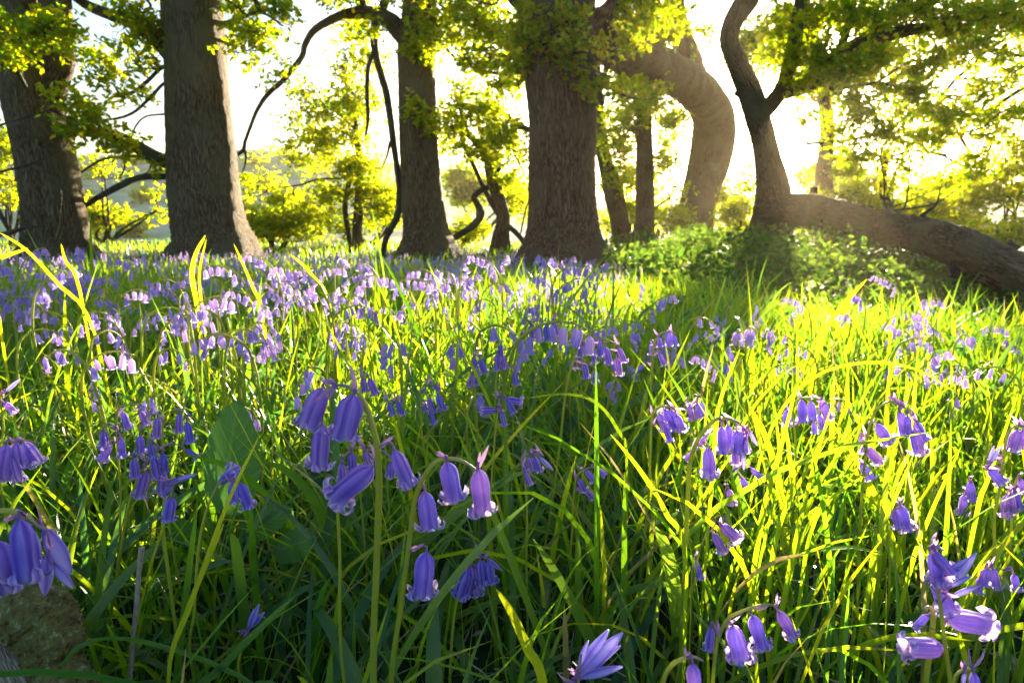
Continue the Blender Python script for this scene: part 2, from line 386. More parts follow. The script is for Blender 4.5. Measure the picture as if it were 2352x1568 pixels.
def make_tree(name, label, cat, Y, trunk, limbs=(), blobs=(), bark='bark', thin='bark_thin', leaf='oak_leaf', lsize=.062, seed=1, group=None, lobes=.28):
    """trunk: (px,py,width px[,Y]); limbs: lists of the same; blobs: foliage"""
    g = np.random.default_rng(seed)
    def conv(L):
        P, rr = [], []
        for q in L:
            yy = q[3] if len(q) > 3 else Y
            P.append(at(q[0], q[1], yy)); rr.append(q[2] / 2 / F * yy)
        return np.array(P), np.array(rr)
    P, rr = conv(trunk)
    base = P[0].copy(); base[2] = float(gz(base[0], base[1])) - .05
    if P[0][2] > base[2]:
        P = np.vstack([base, P]); rr = np.concatenate([[rr[0] * 1.12], rr])
    origin = base
    root = empty(name, origin, label, cat, group)
    anchors = []
    mb = MB(); wide = rr.max() > .15
    Q = tube(mb, P, rr, 40 if wide else 16, max(30, int(len(P) * 9)) if wide else len(P) * 5, .05 if wide else .08, seed=seed, lobes=lobes if wide else 0, bark=True)
    anchors.append(Q[len(Q) // 3:])
    mb.build('trunk', M[bark], root, origin=origin)
    for k, L in enumerate(limbs):
        lp, lr = conv(L)
        lm = MB(); big = lr.max() > .12
        Q = tube(lm, lp, lr, 28 if big else 9, len(lp) * (9 if big else 5), .11 if big else .10, seed=seed * 31 + k, bark=True)
        anchors.append(Q)
        # a few bare side twigs
        lm.build('limb' if lr.max() > .035 else 'branch', M[bark if big else thin], root, origin=origin)
    if blobs:
        A = np.concatenate(anchors); lmb, tmb = MB(), MB()
        for b in blobs: foliage(lmb, tmb, A, b, lsize, g)
        cr = lmb.build('crown', M[leaf], root, smooth=False, origin=origin)
        tmb.build('twigs', M[thin], cr, origin=origin)
    return root

EXEC_TREES = True
make_tree('oak_tree', 'grey forked oak trunk leaning left at the edge of the wood', 'tree', 8.0,
    [(135, 600, 190), (131, 556, 142), (127, 500, 130), (112, 400, 124), (86, 287, 117), (62, 180, 115), (45, 90, 108), (33, 0, 100), (15, -200, 95), (0, -450, 80), (-20, -700, 50)],
    [[(105, 250, 50), (122, 190, 56), (135, 130, 57), (132, 60, 58), (126, 0, 60), (120, -200, 52), (100, -450, 36), (90, -650, 20)],
     [(0, 395, 6, 7.5), (60, 380, 6, 7.3), (100, 365, 5, 7.4), (132, 350, 5, 7.7)],
     [(78, 385, 4, 7.4), (112, 400, 4, 7.2), (137, 430, 4, 7.2), (138, 480, 4, 7.4), (125, 550, 4, 7.6)],
     [(-40, 300, 8, 7.8), (10, 285, 5, 7.4), (60, 270, 4, 7.3), (115, 252, 3, 7.3)],
     [(-30, 545, 9, 7.5), (20, 535, 10, 7.3), (60, 522, 8, 7.2), (95, 520, 4, 7.2)],
     [(-30, 430, 12, 7.8), (0, 490, 9, 7.4), (15, 520, 8, 7.3)],
     [(60, 200, 10, 7.6), (30, 150, 5, 7.3), (5, 165, 4, 7.2), (15, 90, 4, 7.2)]],
    [(60, 75, 90, 45, 7.4, .35, 28, 18), (135, 100, 60, 55, 7.4, .3, 24, 17), (175, 250, 55, 60, 7.6, .4, 18, 16), (10, 130, 40, 30, 7.2, .3, 10, 18), (190, 300, 50, 20, 7.5, .3, 10, 16),
     (20, -150, 300, 110, 8.0, 1.2, 120, 22), (0, -400, 380, 140, 8.5, 1.6, 110, 24)], seed=3)
make_tree('oak_tree', 'straight grey oak trunk with limbs reaching left, bare towards the sun', 'tree', 8.2,
    [(489, 600, 230), (488, 560, 186), (484, 535, 165), (478, 500, 156), (470, 440, 150), (464, 370, 143), (458, 290, 137), (453, 200, 132), (446, 100, 129), (439, 0, 127), (430, -200, 120), (425, -450, 95), (420, -700, 60)],
    [[(440, 190, 45, 8.3), (377, 111, 34), (320, 62, 30), (262, 37, 27), (201, 12, 22), (150, -25, 20, 8.0), (80, -60, 14, 7.8)],
     [(450, 395, 40, 8.3), (390, 375, 32), (349, 357, 30), (287, 324, 30), (238, 306, 27), (176, 303, 20, 8.3), (120, 290, 14, 8.4)],
     [(440, 412, 20, 8.3), (390, 406, 14), (320, 408, 14), (279, 425, 14), (230, 451, 12), (180, 482, 10), (130, 505, 8, 8.3)],
     [(355, 360, 8), (283, 359, 6), (230, 369, 6), (172, 406, 5)],
     [(430, 140, 14, 8.3), (377, 152, 8), (336, 189, 8), (303, 213, 7), (262, 221, 6), (230, 254, 5), (190, 300, 4)],
     [(430, 180, 10, 8.3), (380, 190, 7), (345, 225, 7), (300, 262, 6), (240, 275, 5), (200, 260, 4)],
     [(380, 262, 5), (335, 268, 4), (312, 290, 4), (300, 322, 3)],
     [(262, 37, 9), (280, 15, 7), (265, -20, 6)], [(300, 50, 8), (330, 30, 7), (345, 10, 6), (300, -30, 5)],
     [(284, 360, 5), (286, 385, 4), (274, 410, 4)], [(350, 362, 5), (340, 395, 4), (305, 408, 5)],
     [(500, 60, 14, 8.3), (545, 45, 8, 8.0), (600, 30, 6, 7.8), (650, 60, 4, 7.7)],
     [(500, 110, 10, 8.3), (530, 85, 6, 8.1), (575, 88, 5, 7.9), (620, 120, 3, 7.8)]],
    [(340, 55, 50, 60, 8.0, .4, 34, 20), (250, 130, 80, 45, 8.0, .5, 18, 13), (290, 200, 70, 40, 8.0, .5, 18, 13), (200, 255, 50, 35, 8.0, .4, 12, 14), (260, 330, 70, 22, 8.0, .3, 16, 14),
     (365, 385, 30, 25, 8.0, .2, 6, 12), (590, 90, 80, 55, 7.9, .6, 22, 16), (590, 20, 90, 30, 7.9, .6, 22, 16), (330, 120, 50, 30, 7.9, .4, 8, 12), (570, 130, 40, 25, 7.8, .4, 7, 13),
     (300, -120, 330, 90, 8.0, 1.4, 120, 22), (500, -330, 400, 140, 8.5, 1.6, 110, 24)], seed=5)
make_tree('oak_tree', 'dark oak with an arching left limb that droops to a thin hooked tip', 'tree', 10.0,
    [(980, 600, 160), (978, 560, 125), (975, 530, 104), (970, 480, 96), (966, 400, 90), (960, 300, 86), (958, 200, 82), (958, 120, 82), (962, 60, 76), (966, 0, 72), (972, -200, 64), (980, -450, 44)],
    [[(960, 110, 50), (925, 80, 42), (898, 52, 38), (871, 37, 32), (834, 28, 26), (790, 33, 20), (748, 52, 17), (718, 74, 15), (700, 105, 13), (693, 131, 12), (655, 180, 11), (615, 217, 10), (590, 255, 8), (574, 295, 7), (563, 325, 7), (558, 345, 8), (537, 361, 5)],
     [(560, 342, 7), (565, 360, 5), (562, 380, 4), (557, 396, 3)],
     [(871, 37, 24), (863, 60, 20), (860, 100, 17), (867, 143, 15), (878, 180, 16), (888, 215, 16), (897, 270, 16), (904, 328, 16), (912, 390, 14), (917, 440, 14), (914, 492, 16), (898, 525, 15), (884, 556, 13), (880, 600, 12)],
     [(897, 325, 8), (888, 360, 5), (878, 385, 3)],
     [(862, 110, 10), (846, 155, 10), (843, 210, 10), (845, 270, 9), (840, 310, 6)],
     [(834, 28, 26), (820, -20, 22), (790, -90, 18)],
     [(871, 37, 22), (885, 0, 20), (890, -60, 16), (880, -160, 12)],
     [(995, 95, 9), (1015, 100, 6), (1035, 123, 6), (1060, 144, 6), (1101, 160, 7), (1150, 170, 6), (1190, 165, 4)],
     [(1000, 60, 12), (1040, 20, 10), (1090, -30, 8)]],
    [(810, 20, 75, 45, 9.8, .6, 24, 16), (835, 75, 45, 40, 9.8, .5, 14, 14), (960, 95, 60, 30, 9.5, .4, 30, 18), (1060, 40, 90, 60, 9.8, .8, 80, 22), (1150, 70, 70, 60, 9.8, .8, 60, 22), (1120, 150, 80, 40, 9.8, .7, 36, 20),
     (1170, 200, 45, 30, 9.8, .5, 16, 18), (985, 280, 40, 40, 9.6, .3, 12, 16), (950, 250, 30, 25, 9.5, .2, 8, 14), (670, 150, 45, 25, 9.8, .3, 8, 10), (640, 190, 40, 25, 9.8, .3, 6, 9), (935, 25, 60, 25, 9.7, .4, 14, 16),
     (900, -120, 300, 90, 10, 1.6, 110, 22), (1150, -130, 200, 90, 10, 1.6, 70, 22)], seed=7)
make_tree('oak_tree', 'massive reddish brown oak, the thickest trunk, with leafy shoots at the top', 'tree', 7.5,
    [(1291, 625, 265), (1290, 580, 205), (1291, 550, 180), (1293, 510, 160), (1294, 450, 150), (1292, 370, 147), (1290, 290, 145), (1284, 210, 146), (1281, 120, 150), (1278, 50, 160), (1276, 0, 170), (1270, -150, 175), (1262, -400, 130), (1255, -650, 80)],
    [[(1350, 60, 60, 7.7), (1385, 30, 32, 7.7), (1402, 8, 24, 7.7), (1420, -40, 20, 7.7)],
     [(1340, 90, 30, 7.3), (1355, 150, 20, 7.1), (1370, 200, 16, 7.0), (1385, 240, 10, 7.0)],
     [(1230, 20, 40, 7.4), (1195, 10, 30, 7.3), (1165, -20, 25, 7.2)],
     [(1300, 130, 8, 7.0), (1340, 120, 5, 6.9), (1380, 140, 4, 6.9), (1395, 165, 3, 6.9)], [(1290, 90, 8, 7.0), (1270, 70, 5, 6.9), (1255, 30, 4, 6.9)],
     [(1330, 150, 6, 6.9), (1370, 165, 4, 6.8), (1410, 180, 3, 6.8)], [(1330, 60, 6, 7.0), (1300, 50, 5, 6.9), (1280, 60, 3, 6.9)]],
    [(1330, 100, 80, 70, 7.0, .25, 32, 15), (1370, 185, 50, 45, 7.0, .25, 18, 15), (1300, 50, 70, 50, 7.0, .2, 12, 14), (1255, 90, 40, 60, 7.0, .2, 8, 12), (1210, 60, 30, 50, 7.2, .3, 14, 18), (1195, 130, 30, 60, 7.4, .3, 16, 18),
     (1440, 60, 80, 50, 8.2, .6, 36, 18), (1470, 215, 60, 30, 9, .5, 16, 16), (1480, 20, 70, 50, 8.5, .7, 30, 18),
     (1250, -140, 260, 90, 7.5, 1.4, 110, 22), (1500, -150, 220, 90, 8, 1.4, 70, 22)], bark='bark_warm', seed=9)
make_tree('oak_tree', 'slanting oak left of the sun whose great limb arches left behind the thickest trunk', 'tree', 20.0,
    [(1586, 600, 120), (1588, 560, 96), (1598, 500, 84), (1611, 440, 84), (1626, 380, 90), (1638, 320, 92), (1640, 275, 88, 19.6), (1622, 232, 86, 18.6), (1590, 200, 84, 17.2), (1545, 170, 84, 15.4), (1495, 144, 86, 13.6), (1437, 118, 92, 11.8), (1385, 92, 98, 10.4), (1330, 60, 96, 9.4), (1270, 10, 84, 8.9), (1215, -60, 60, 8.7)],
    [[(1612, 250, 40, 19.2), (1600, 190, 50, 19), (1582, 130, 48, 19), (1562, 70, 42, 19), (1548, 10, 40, 19), (1540, -80, 36, 19), (1530, -260, 22, 19)],
     [(1642, 300, 30, 20), (1664, 270, 20, 20), (1672, 240, 10, 20)], [(1500, 150, 30, 13.4), (1512, 190, 18, 13.2), (1508, 215, 10, 13.2)], [(1470, 110, 30, 12.6), (1480, 70, 18, 12.6), (1500, 30, 12, 12.6), (1510, -40, 8, 12.6)]],
    [(1500, 60, 80, 50, 13, 1, 30, 18), (1600, 90, 30, 40, 18.5, 1.2, 9, 14), (1530, 270, 36, 50, 19, 1.4, 24, 20), (1545, 350, 26, 40, 20, 1, 14, 18), (1480, 205, 60, 26, 13, .5, 16, 14),
     (1550, -140, 200, 100, 16, 3, 90, 22)], seed=13, lsize=.10, lobes=0)
make_tree('oak_tree', 'dark curving oak beside the sun with a wide crown and a long low bough', 'tree', 12.0,
    [(1765, 610, 140), (1768, 540, 100), (1774, 480, 84), (1772, 420, 72), (1762, 360, 58), (1752, 310, 54), (1738, 260, 54), (1722, 210, 52), (1702, 165, 46), (1684, 125, 40), (1674, 90, 38), (1684, 50, 40), (1706, 15, 46), (1725, -30, 48), (1750, -200, 44), (1760, -420, 30)],
    [[(1765, 500, 80, 12), (1820, 485, 76, 11.4), (1880, 492, 74, 10.6), (1960, 510, 76, 9.7), (2030, 525, 78, 9), (2100, 538, 84, 8.3), (2165, 555, 90, 7.6), (2241, 585, 97, 6.9), (2310, 617, 96, 6.4), (2370, 648, 94, 6.1), (2440, 690, 86, 5.9), (2520, 735, 60, 5.7)],
     [(1740, 270, 40), (1790, 215, 34), (1815, 150, 32), (1828, 80, 30), (1840, 0, 30), (1850, -120, 26)],
     [(1800, 210, 34), (1860, 195, 32), (1905, 160, 32), (1960, 108, 32), (2007, 92, 32), (2077, 72, 26), (2148, 61, 20), (2218, 37, 17), (2293, 21, 14), (2380, 5, 12)],
     [(2000, 95, 20), (2040, 40, 18), (2090, -20, 16), (2130, -120, 12)],
     [(1925, 130, 18), (1950, 60, 16), (1985, 0, 14), (2000, -90, 12)],
     [(1870, 195, 14), (1937, 201, 10), (2007, 192, 9), (2077, 199, 8), (2148, 220, 7), (2230, 235, 4)],
     [(2150, 62, 12), (2208, 70, 9), (2255, 103, 9), (2312, 122, 8), (2380, 135, 6)],
     [(2265, 106, 9), (2240, 145, 8), (2195, 182, 7), (2143, 244, 6), (2110, 262, 4)],
     [(2400, 190, 10), (2352, 202, 9), (2293, 239, 8), (2240, 262, 8), (2160, 262, 7), (2080, 250, 5)],
     [(2293, 239, 7), (2288, 300, 6), (2270, 350, 5), (2260, 400, 4)],
     [(2160, 262, 8), (2190, 290, 7), (2215, 330, 6), (2238, 368, 5), (2245, 400, 4)],
     [(1850, 330, 8), (1920, 325, 8), (2030, 309, 7), (2148, 300, 7), (2208, 318, 5)],
     [(1980, 355, 7), (2050, 358, 6), (2100, 345, 5), (2170, 360, 4), (2215, 385, 3)],
     [(2037, 345, 14), (2030, 400, 16), (2028, 440, 16), (2038, 470, 20), (2045, 500, 26, 10)], [(2330, 572, 26, 6.6), (2322, 560, 14, 6.6), (2318, 552, 8, 6.6)],
     [(1870, 430, 16), (1868, 462, 18), (1880, 490, 22)], [(1990, 510, 30, 9.5), (1984, 486, 20, 9.5), (1980, 474, 12, 9.5)], [(2200, 600, 40, 7.1), (2192, 628, 26, 6.9), (2188, 640, 14, 6.9)], [(2105, 530, 20, 8.2), (2118, 496, 10, 8.2), (2150, 470, 5, 8.2), (2160, 430, 3, 8.2)], [(1722, 205, 30), (1698, 214, 18), (1688, 216, 10)]],
    [(1900, 45, 110, 55, 11.5, 1, 60, 18), (2030, 30, 110, 50, 11.5, 1, 46, 18), (2160, 35, 110, 50, 11.5, 1, 56, 18), (2290, 40, 100, 50, 11.5, 1, 70, 22), (1860, 120, 80, 50, 11.5, .8, 40, 18),
     (1920, 165, 70, 40, 11, .8, 46, 20), (1990, 130, 60, 50, 11, .7, 34, 18), (2050, 230, 110, 45, 11, .8, 50, 18), (1980, 290, 90, 35, 11, .7, 34, 16), (2110, 170, 80, 40, 11.4, .8, 22, 14), (2190, 130, 70, 40, 11, .8, 32, 18), (2190, 250, 80, 45, 11, .8, 44, 18), (2300, 180, 70, 40, 11, .8, 26, 14),
     (2330, 90, 50, 40, 11, .6, 26, 16), (2310, 280, 60, 50, 11, .8, 40, 18), (2210, 400, 60, 30, 11, .8, 20, 16), (2130, 330, 60, 40, 11.4, .8, 26, 16), (1990, 240, 60, 40, 11.5, .8, 30, 16), (2080, 60, 120, 70, 12.5, 1, 40, 18), (2260, 100, 100, 60, 12.5, 1, 36, 18), (1868, 262, 26, 34, 11.6, .3, 9, 14), (1915, 325, 36, 30, 11.4, .4, 8, 12), (1715, 400, 24, 26, 12.4, .3, 6, 12), (2100, 295, 90, 30, 11, .7, 26, 16), (2010, 350, 90, 22, 11, .7, 22, 14), (2240, 360, 40, 40, 11, .6, 14, 16), (2050, 400, 40, 40, 11, .4, 12, 14),
     (1790, 60, 40, 60, 12, .6, 22, 16), (1770, 150, 35, 45, 12, .5, 14, 14), (1830, 190, 50, 30, 11.6, .5, 12, 14),
     (2000, -110, 380, 90, 12, 2.2, 150, 22)], seed=17, lsize=.07)
make_tree('oak_sapling', 'stunted twisted oak with an S shaped bough between the two big trunks', 'tree', 11.0,
    [(1150, 600, 60), (1150, 548, 40), (1156, 500, 30), (1144, 450, 30), (1128, 400, 26), (1118, 368, 18), (1095, 330, 15), (1068, 299, 16), (1043, 262, 14), (1030, 235, 8)],
    [[(1215, 575, 12), (1190, 540, 12), (1150, 500, 12), (1117, 443, 12), (1088, 381, 10), (1065, 330, 9), (1050, 280, 7)],
     [(1010, 560, 10), (1043, 546, 13), (1084, 521, 17), (1105, 492, 18), (1096, 468, 17), (1090, 452, 16), (1108, 436, 14), (1135, 425, 14)],
     [(1120, 390, 18), (1140, 392, 14), (1155, 380, 8), (1172, 368, 4)],
     [(1060, 280, 12), (1085, 258, 11), (1109, 254, 10), (1150, 258, 10), (1191, 287, 12), (1230, 305, 12, 10)],
     [(1060, 290, 9), (1058, 240, 6), (1062, 205, 5), (1095, 172, 4)],
     [(1180, 350, 5), (1205, 400, 4), (1225, 430, 4), (1208, 480, 4), (1195, 540, 4)]],
    [(1100, 260, 70, 50, 10.8, .6, 46, 20), (1130, 330, 80, 50, 10.8, .6, 56, 20), (1160, 390, 50, 40, 10.8, .5, 20, 18), (1040, 290, 40, 50, 10.8, .4, 20, 18), (1060, 340, 50, 40, 10.8, .5, 20, 16), (1190, 320, 30, 60, 10.8, .5, 18, 16), (1080, 215, 50, 25, 10.6, .4, 12, 14)], bark='bark_warm', seed=19)
make_tree('oak_sapling', 'twin stemmed young oak smothered in yellow leaves left of the dark oak', 'tree', 12.0,
    [(825, 600, 34), (822, 554, 25), (822, 500, 22), (824, 440, 18), (826, 380, 16), (820, 320, 12), (815, 240, 8)],
    [[(806, 575, 12), (800, 530, 12), (793, 480, 13), (800, 430, 12), (810, 390, 11), (828, 335, 8)],
     [(826, 390, 6), (790, 408, 5), (730, 412, 5), (690, 425, 4), (640, 430, 3)], [(820, 320, 7), (770, 300, 6), (700, 320, 4), (680, 340, 3)], [(820, 300, 6), (760, 250, 5), (700, 235, 3)]],
    [(770, 250, 110, 45, 11.8, .8, 70, 20), (760, 320, 110, 45, 11.8, .8, 70, 20), (820, 200, 50, 50, 11.8, .6, 28, 18), (800, 390, 90, 40, 11.8, .7, 46, 20), (740, 460, 80, 45, 11.8, .7, 40, 20), (860, 440, 60, 60, 12, .6, 50, 20), (840, 130, 50, 40, 11.8, .6, 24, 16), (880, 500, 50, 40, 12, .5, 26, 18), (700, 380, 50, 30, 11.8, .5, 14, 14)], seed=23, leaf='shrub_leaf')
make_tree('tree', 'slim trunk just right of the massive reddish oak, leaning left', 'tree', 15.0,
    [(1432, 600, 60), (1428, 550, 46), (1422, 500, 42), (1410, 450, 42), (1398, 400, 36), (1380, 320, 30), (1370, 200, 26), (1360, 50, 20)],
    [], [(1420, 400, 50, 50, 14.6, .8, 36, 18), (1410, 300, 50, 60, 14.6, .8, 40, 18)], seed=29, thin='bark')
make_tree('tree', 'slim upright grey trunk between the reddish oak and the slanting oak', 'tree', 14.0,
    [(1483, 610, 60), (1482, 560, 46), (1481, 500, 42), (1481, 430, 41), (1480, 350, 38), (1478, 240, 34), (1476, 100, 30), (1475, -60, 24)],
    [[(1500, 480, 5), (1530, 460, 4), (1550, 445, 4)]],
    [(1470, 250, 70, 60, 14, .9, 60, 20), (1440, 330, 60, 50, 14.2, .9, 40, 20), (1530, 400, 35, 60, 14.4, .7, 26, 18), (1450, 180, 60, 40, 13.8, .8, 34, 18)], seed=31)

make_tree('oak_tree', 'hazy oak standing far behind the sun, crown meeting the dark curving one', 'tree', 20.0,
    [(1905, 560, 60), (1900, 480, 40), (1892, 400, 34), (1900, 300, 30), (1890, 200, 28), (1870, 100, 24), (1850, 0, 18)],
    [[(1890, 180, 16), (1820, 120, 12), (1760, 90, 9), (1700, 70, 6)], [(1895, 350, 12), (1940, 370, 8), (1980, 380, 5)], [(1890, 220, 14), (1960, 160, 9), (2030, 140, 6)]],
    [(1880, 200, 50, 40, 20, 1, 40, 22), (1930, 385, 60, 30, 20, 1, 40, 22), (1940, 180, 70, 40, 20, 1, 50, 22), (1760, 90, 70, 60, 20, 1.4, 60, 22), (1850, 60, 80, 60, 20, 1.4, 70, 22), (1690, 110, 40, 50, 20, 1, 26, 20), (2040, 120, 80, 60, 20, 1.4, 60, 22)], seed=61, lsize=.11)
# low sunlit shrubs beyond the trees
def make_shrub(label, px, Y, blobs, seed, leaf='shrub_leaf', lsize=.075, name='shrub', group='yellow green shrubs beyond the oaks', zf=None):
    g = np.random.default_rng(seed)
    b = at(px, 540, Y); b[2] = float((zf or gz)(b[0], b[1])) - .04
    root = empty(name, b, label, 'tree' if name == 'tree' else 'shrub', group); sm = MB(); anchors = []
    for bl in blobs:
        for k in range(2):
            c = at(bl[0] + g.uniform(-.5, .5) * bl[2], bl[1], bl[4])
            q = np.array([b + g.uniform(-.1, .1, 3) * [1, 1, 0], (b * .6 + c * .4) + g.standard_normal(3) * .08, c])
            anchors.append(tube(sm, q, np.array([.03, .022, .008]) * Y / 12, 7, 12, .1, seed=seed + k, bark=True))
    sm.build('stem', M['bark_thin'], root, origin=b)
    lm, tm = MB(), MB(); A = np.concatenate(anchors)
    for bl in blobs: foliage(lm, tm, A, bl, lsize, g)
    cr = lm.build('crown', M[leaf], root, smooth=False, origin=b); tm.build('twigs', M['bark_thin'], cr, origin=b)
make_shrub('low yellow green shrub in the gap left of the leaning forked oak', 20, 13, [(20, 330, 60, 60, 12.6, .8, 50, 18), (10, 440, 60, 60, 12.6, .8, 40, 18)], 41)
make_shrub('wispy yellow shrub between the two grey left oaks', 240, 14, [(235, 500, 60, 35, 14, .7, 50, 18), (240, 390, 40, 25, 13, .5, 14, 14), (375, 480, 30, 60, 14, .5, 14, 14)], 42)
make_shrub('spreading gold shrub at the right foot of the straight grey oak', 640, 12, [(620, 520, 90, 30, 12, .8, 60, 20), (620, 440, 70, 40, 12.4, .8, 40, 16), (700, 500, 70, 30, 12.2, .7, 36, 18)], 43)
make_shrub('gold shrub low under the yellow leaved twin stemmed oak', 860, 14, [(790, 520, 80, 25, 14, .8, 40, 18), (890, 470, 40, 50, 14, .8, 30, 18)], 44)
make_shrub('low gold shrub framed by the dark oak and the twisted oak', 1060, 13, [(1080, 535, 60, 18, 13, .8, 34, 18), (1180, 460, 40, 50, 13.5, .6, 24, 18)], 45)
make_shrub('gold shrub behind the slim trunks near the reddish oak', 1450, 18, [(1440, 500, 60, 45, 18, 1, 50, 20), (1530, 500, 50, 45, 18, 1, 50, 20), (1460, 410, 70, 40, 18, 1, 50, 20)], 46, lsize=.09)
make_shrub('glowing shrub directly beneath the sun', 1690, 16, [(1690, 480, 40, 50, 15, .6, 30, 18), (1700, 545, 60, 25, 15, .8, 30, 18)], 47)
make_shrub('wide gold shrub behind the low bough, nearest the sun', 1980, 16, [(1960, 455, 90, 30, 16, 1, 70, 20), (2050, 490, 90, 35, 15, 1, 70, 20)], 48)
make_shrub('wide gold shrub behind the middle of the low bough', 2160, 15, [(2160, 470, 90, 45, 15, 1, 90, 20), (2160, 530, 90, 30, 13, .8, 60, 20)], 49)
make_shrub('tall gold shrub at the right edge above the low bough', 2320, 13, [(2300, 430, 80, 70, 13, 1, 100, 20), (2320, 530, 80, 45, 11, .8, 70, 20), (2360, 350, 50, 50, 13, .8, 30, 18)], 50)
make_shrub('long low gold hedge bush under the bough nearest the curving oak', 1930, 19, [(1880, 500, 70, 40, 19, 1, 60, 22), (1960, 520, 80, 40, 18, 1, 70, 22)], 53, lsize=.1)
make_shrub('long low gold hedge bush under the middle of the bough', 2090, 18, [(2060, 520, 80, 45, 18, 1, 70, 22), (2160, 430, 80, 40, 19, 1, 60, 22), (2170, 520, 60, 50, 17, 1, 50, 22)], 54, lsize=.1)
make_shrub('pale lit bush between the slanting oak and the curving oak', 1690, 20, [(1680, 440, 50, 35, 20, 1, 40, 22), (1700, 520, 70, 50, 20, 1, 60, 22)], 55, lsize=.1)
make_shrub('distant grey green tree on the skyline right of the sun', 1910, 40, [(1900, 415, 50, 28, 40, 3, 60, 24), (1960, 425, 50, 18, 40, 3, 40, 24)], 51, leaf='oak_leaf', lsize=.25, name='tree', group='')
make_shrub('distant pale bush on the hill behind the twisted oak', 1100, 30, [(1080, 430, 70, 50, 30, 2, 70, 24), (1160, 450, 60, 40, 30, 2, 50, 24)], 52, leaf='oak_leaf', lsize=.18, group='')

gh = np.random.default_rng(888)
for k, (px, Y) in enumerate([(190, 48), (225, 62), (262, 40), (300, 70), (335, 50), (372, 60), (560, 44), (590, 66), (622, 54), (655, 74), (690, 48), (725, 62), (760, 50), (800, 70), (205, 34), (320, 36), (585, 34), (640, 38), (700, 34)]):
    xw = (px - 1176) / F * Y; zb = float(hillz(np.array(xw), np.array(float(Y)))); r_ = gh.uniform(.5, 1.1) + (Y > 55) * .4
    py = 490 - (zb + r_ * .55 - CAMH) / Y * F
    make_shrub('rounded green bush dotted on the pale hillside behind the grey left oaks', px, Y, [(px, py, r_ / Y * F, r_ * .75 / Y * F, Y, r_ * .8, 14, 16)], 900 + k, leaf='oak_leaf', lsize=.26, group='bushes dotted over the hillside', zf=lambda a, b: hillz(np.array(a), np.array(b)))

# ------------------------------------------------------------------ ground plants: blades
def blades(mb, B, h, wd, az, th0, th1, segs=5, twist=0.0, fold=0.0, rnd=None, power=1.4, g=rng):
    """strap / grass blades. B (n,3) bases; th0 start lean, th1 extra lean towards the tip (radians)"""
    n = len(B); s = np.linspace(0, 1, segs + 1)
    th = th0[:, None] + th1[:, None] * s[None] ** power
    ds = h[:, None] / segs
    dx = np.sin(th) * ds; dz = np.cos(th) * ds
    X = np.concatenate([np.zeros((n, 1)), np.cumsum((dx[:, 1:] + dx[:, :-1]) / 2, 1)], 1)
    Z = np.concatenate([np.zeros((n, 1)), np.cumsum((dz[:, 1:] + dz[:, :-1]) / 2, 1)], 1)
    ca, sa = np.cos(az)[:, None], np.sin(az)[:, None]
    cen = np.stack([B[:, 0:1] + X * ca, B[:, 1:2] + X * sa, B[:, 2:3] + Z], -1)
    tang = np.stack([np.sin(th) * ca, np.sin(th) * sa, np.cos(th)], -1)
    side = np.stack([-sa + 0 * th, ca + 0 * th, 0 * th], -1); nrm = np.cross(tang, side)
    tw = (twist * s[None] * 3 + g.uniform(-.9, .9, n)[:, None])[..., None] if np.isscalar(twist) else (twist[:, None] * s[None])[..., None]
    wv = side * np.cos(tw) + nrm * np.sin(tw); nv = np.cross(tang, wv)
    prof = np.minimum(1, .55 + 1.6 * s) * np.sqrt(np.clip(1 - s ** 2.6, 0, 1)); prof[-1] = .04
    hw = wd[:, None] * prof[None] / 2
    if fold:
        V = np.stack([cen - wv * hw[..., None] + nv * (hw * fold)[..., None], cen, cen + wv * hw[..., None] + nv * (hw * fold)[..., None]], 2)
        k = 3; uu = [-1, 0, 1]
    else:
        V = np.stack([cen - wv * hw[..., None], cen + wv * hw[..., None]], 2); k = 2; uu = [-1, 1]
    idx = np.arange(n)[:, None, None] * ((segs + 1) * k) + (np.arange(segs) * k)[None, :, None] + np.arange(k - 1)[None, None, :]
    Fc = np.stack([idx, idx + 1, idx + k + 1, idx + k], -1).reshape(-1, 4)
    rnd = g.uniform(0, 1, n) if rnd is None else rnd
    mb.add(V.reshape(-1, 3), Fc, np.repeat(rnd, (segs + 1) * k), np.tile(np.repeat(s, k), n), np.tile(np.array(uu), n * (segs + 1)))

def scatter(n, y0, y1, g, xm=1.0, power=1.0):
    """points in the widened view wedge, uniform per area when power = 1"""
    y = np.sqrt(g.uniform(y0 ** 2, y1 ** 2, n)) if power == 1 else (y0 + (y1 - y0) * g.uniform(0, 1, n) ** power)
    hw = y * .78 * xm + .35
    return g.uniform(-1, 1, n) * hw, y
def pxof(x, y): return 1176 + x / y * F

g1 = np.random.default_rng(101)
gm = MB()
def tuft_noise(x, y, s=1.0, k=0.0):
    return .5 + .5 * np.sin(x * 5.3 * s + 1.7 + k + 2 * np.sin(y * 3.1 * s)) * np.sin(y * 6.1 * s + 2.2 * np.sin(x * 4.3 * s + k))
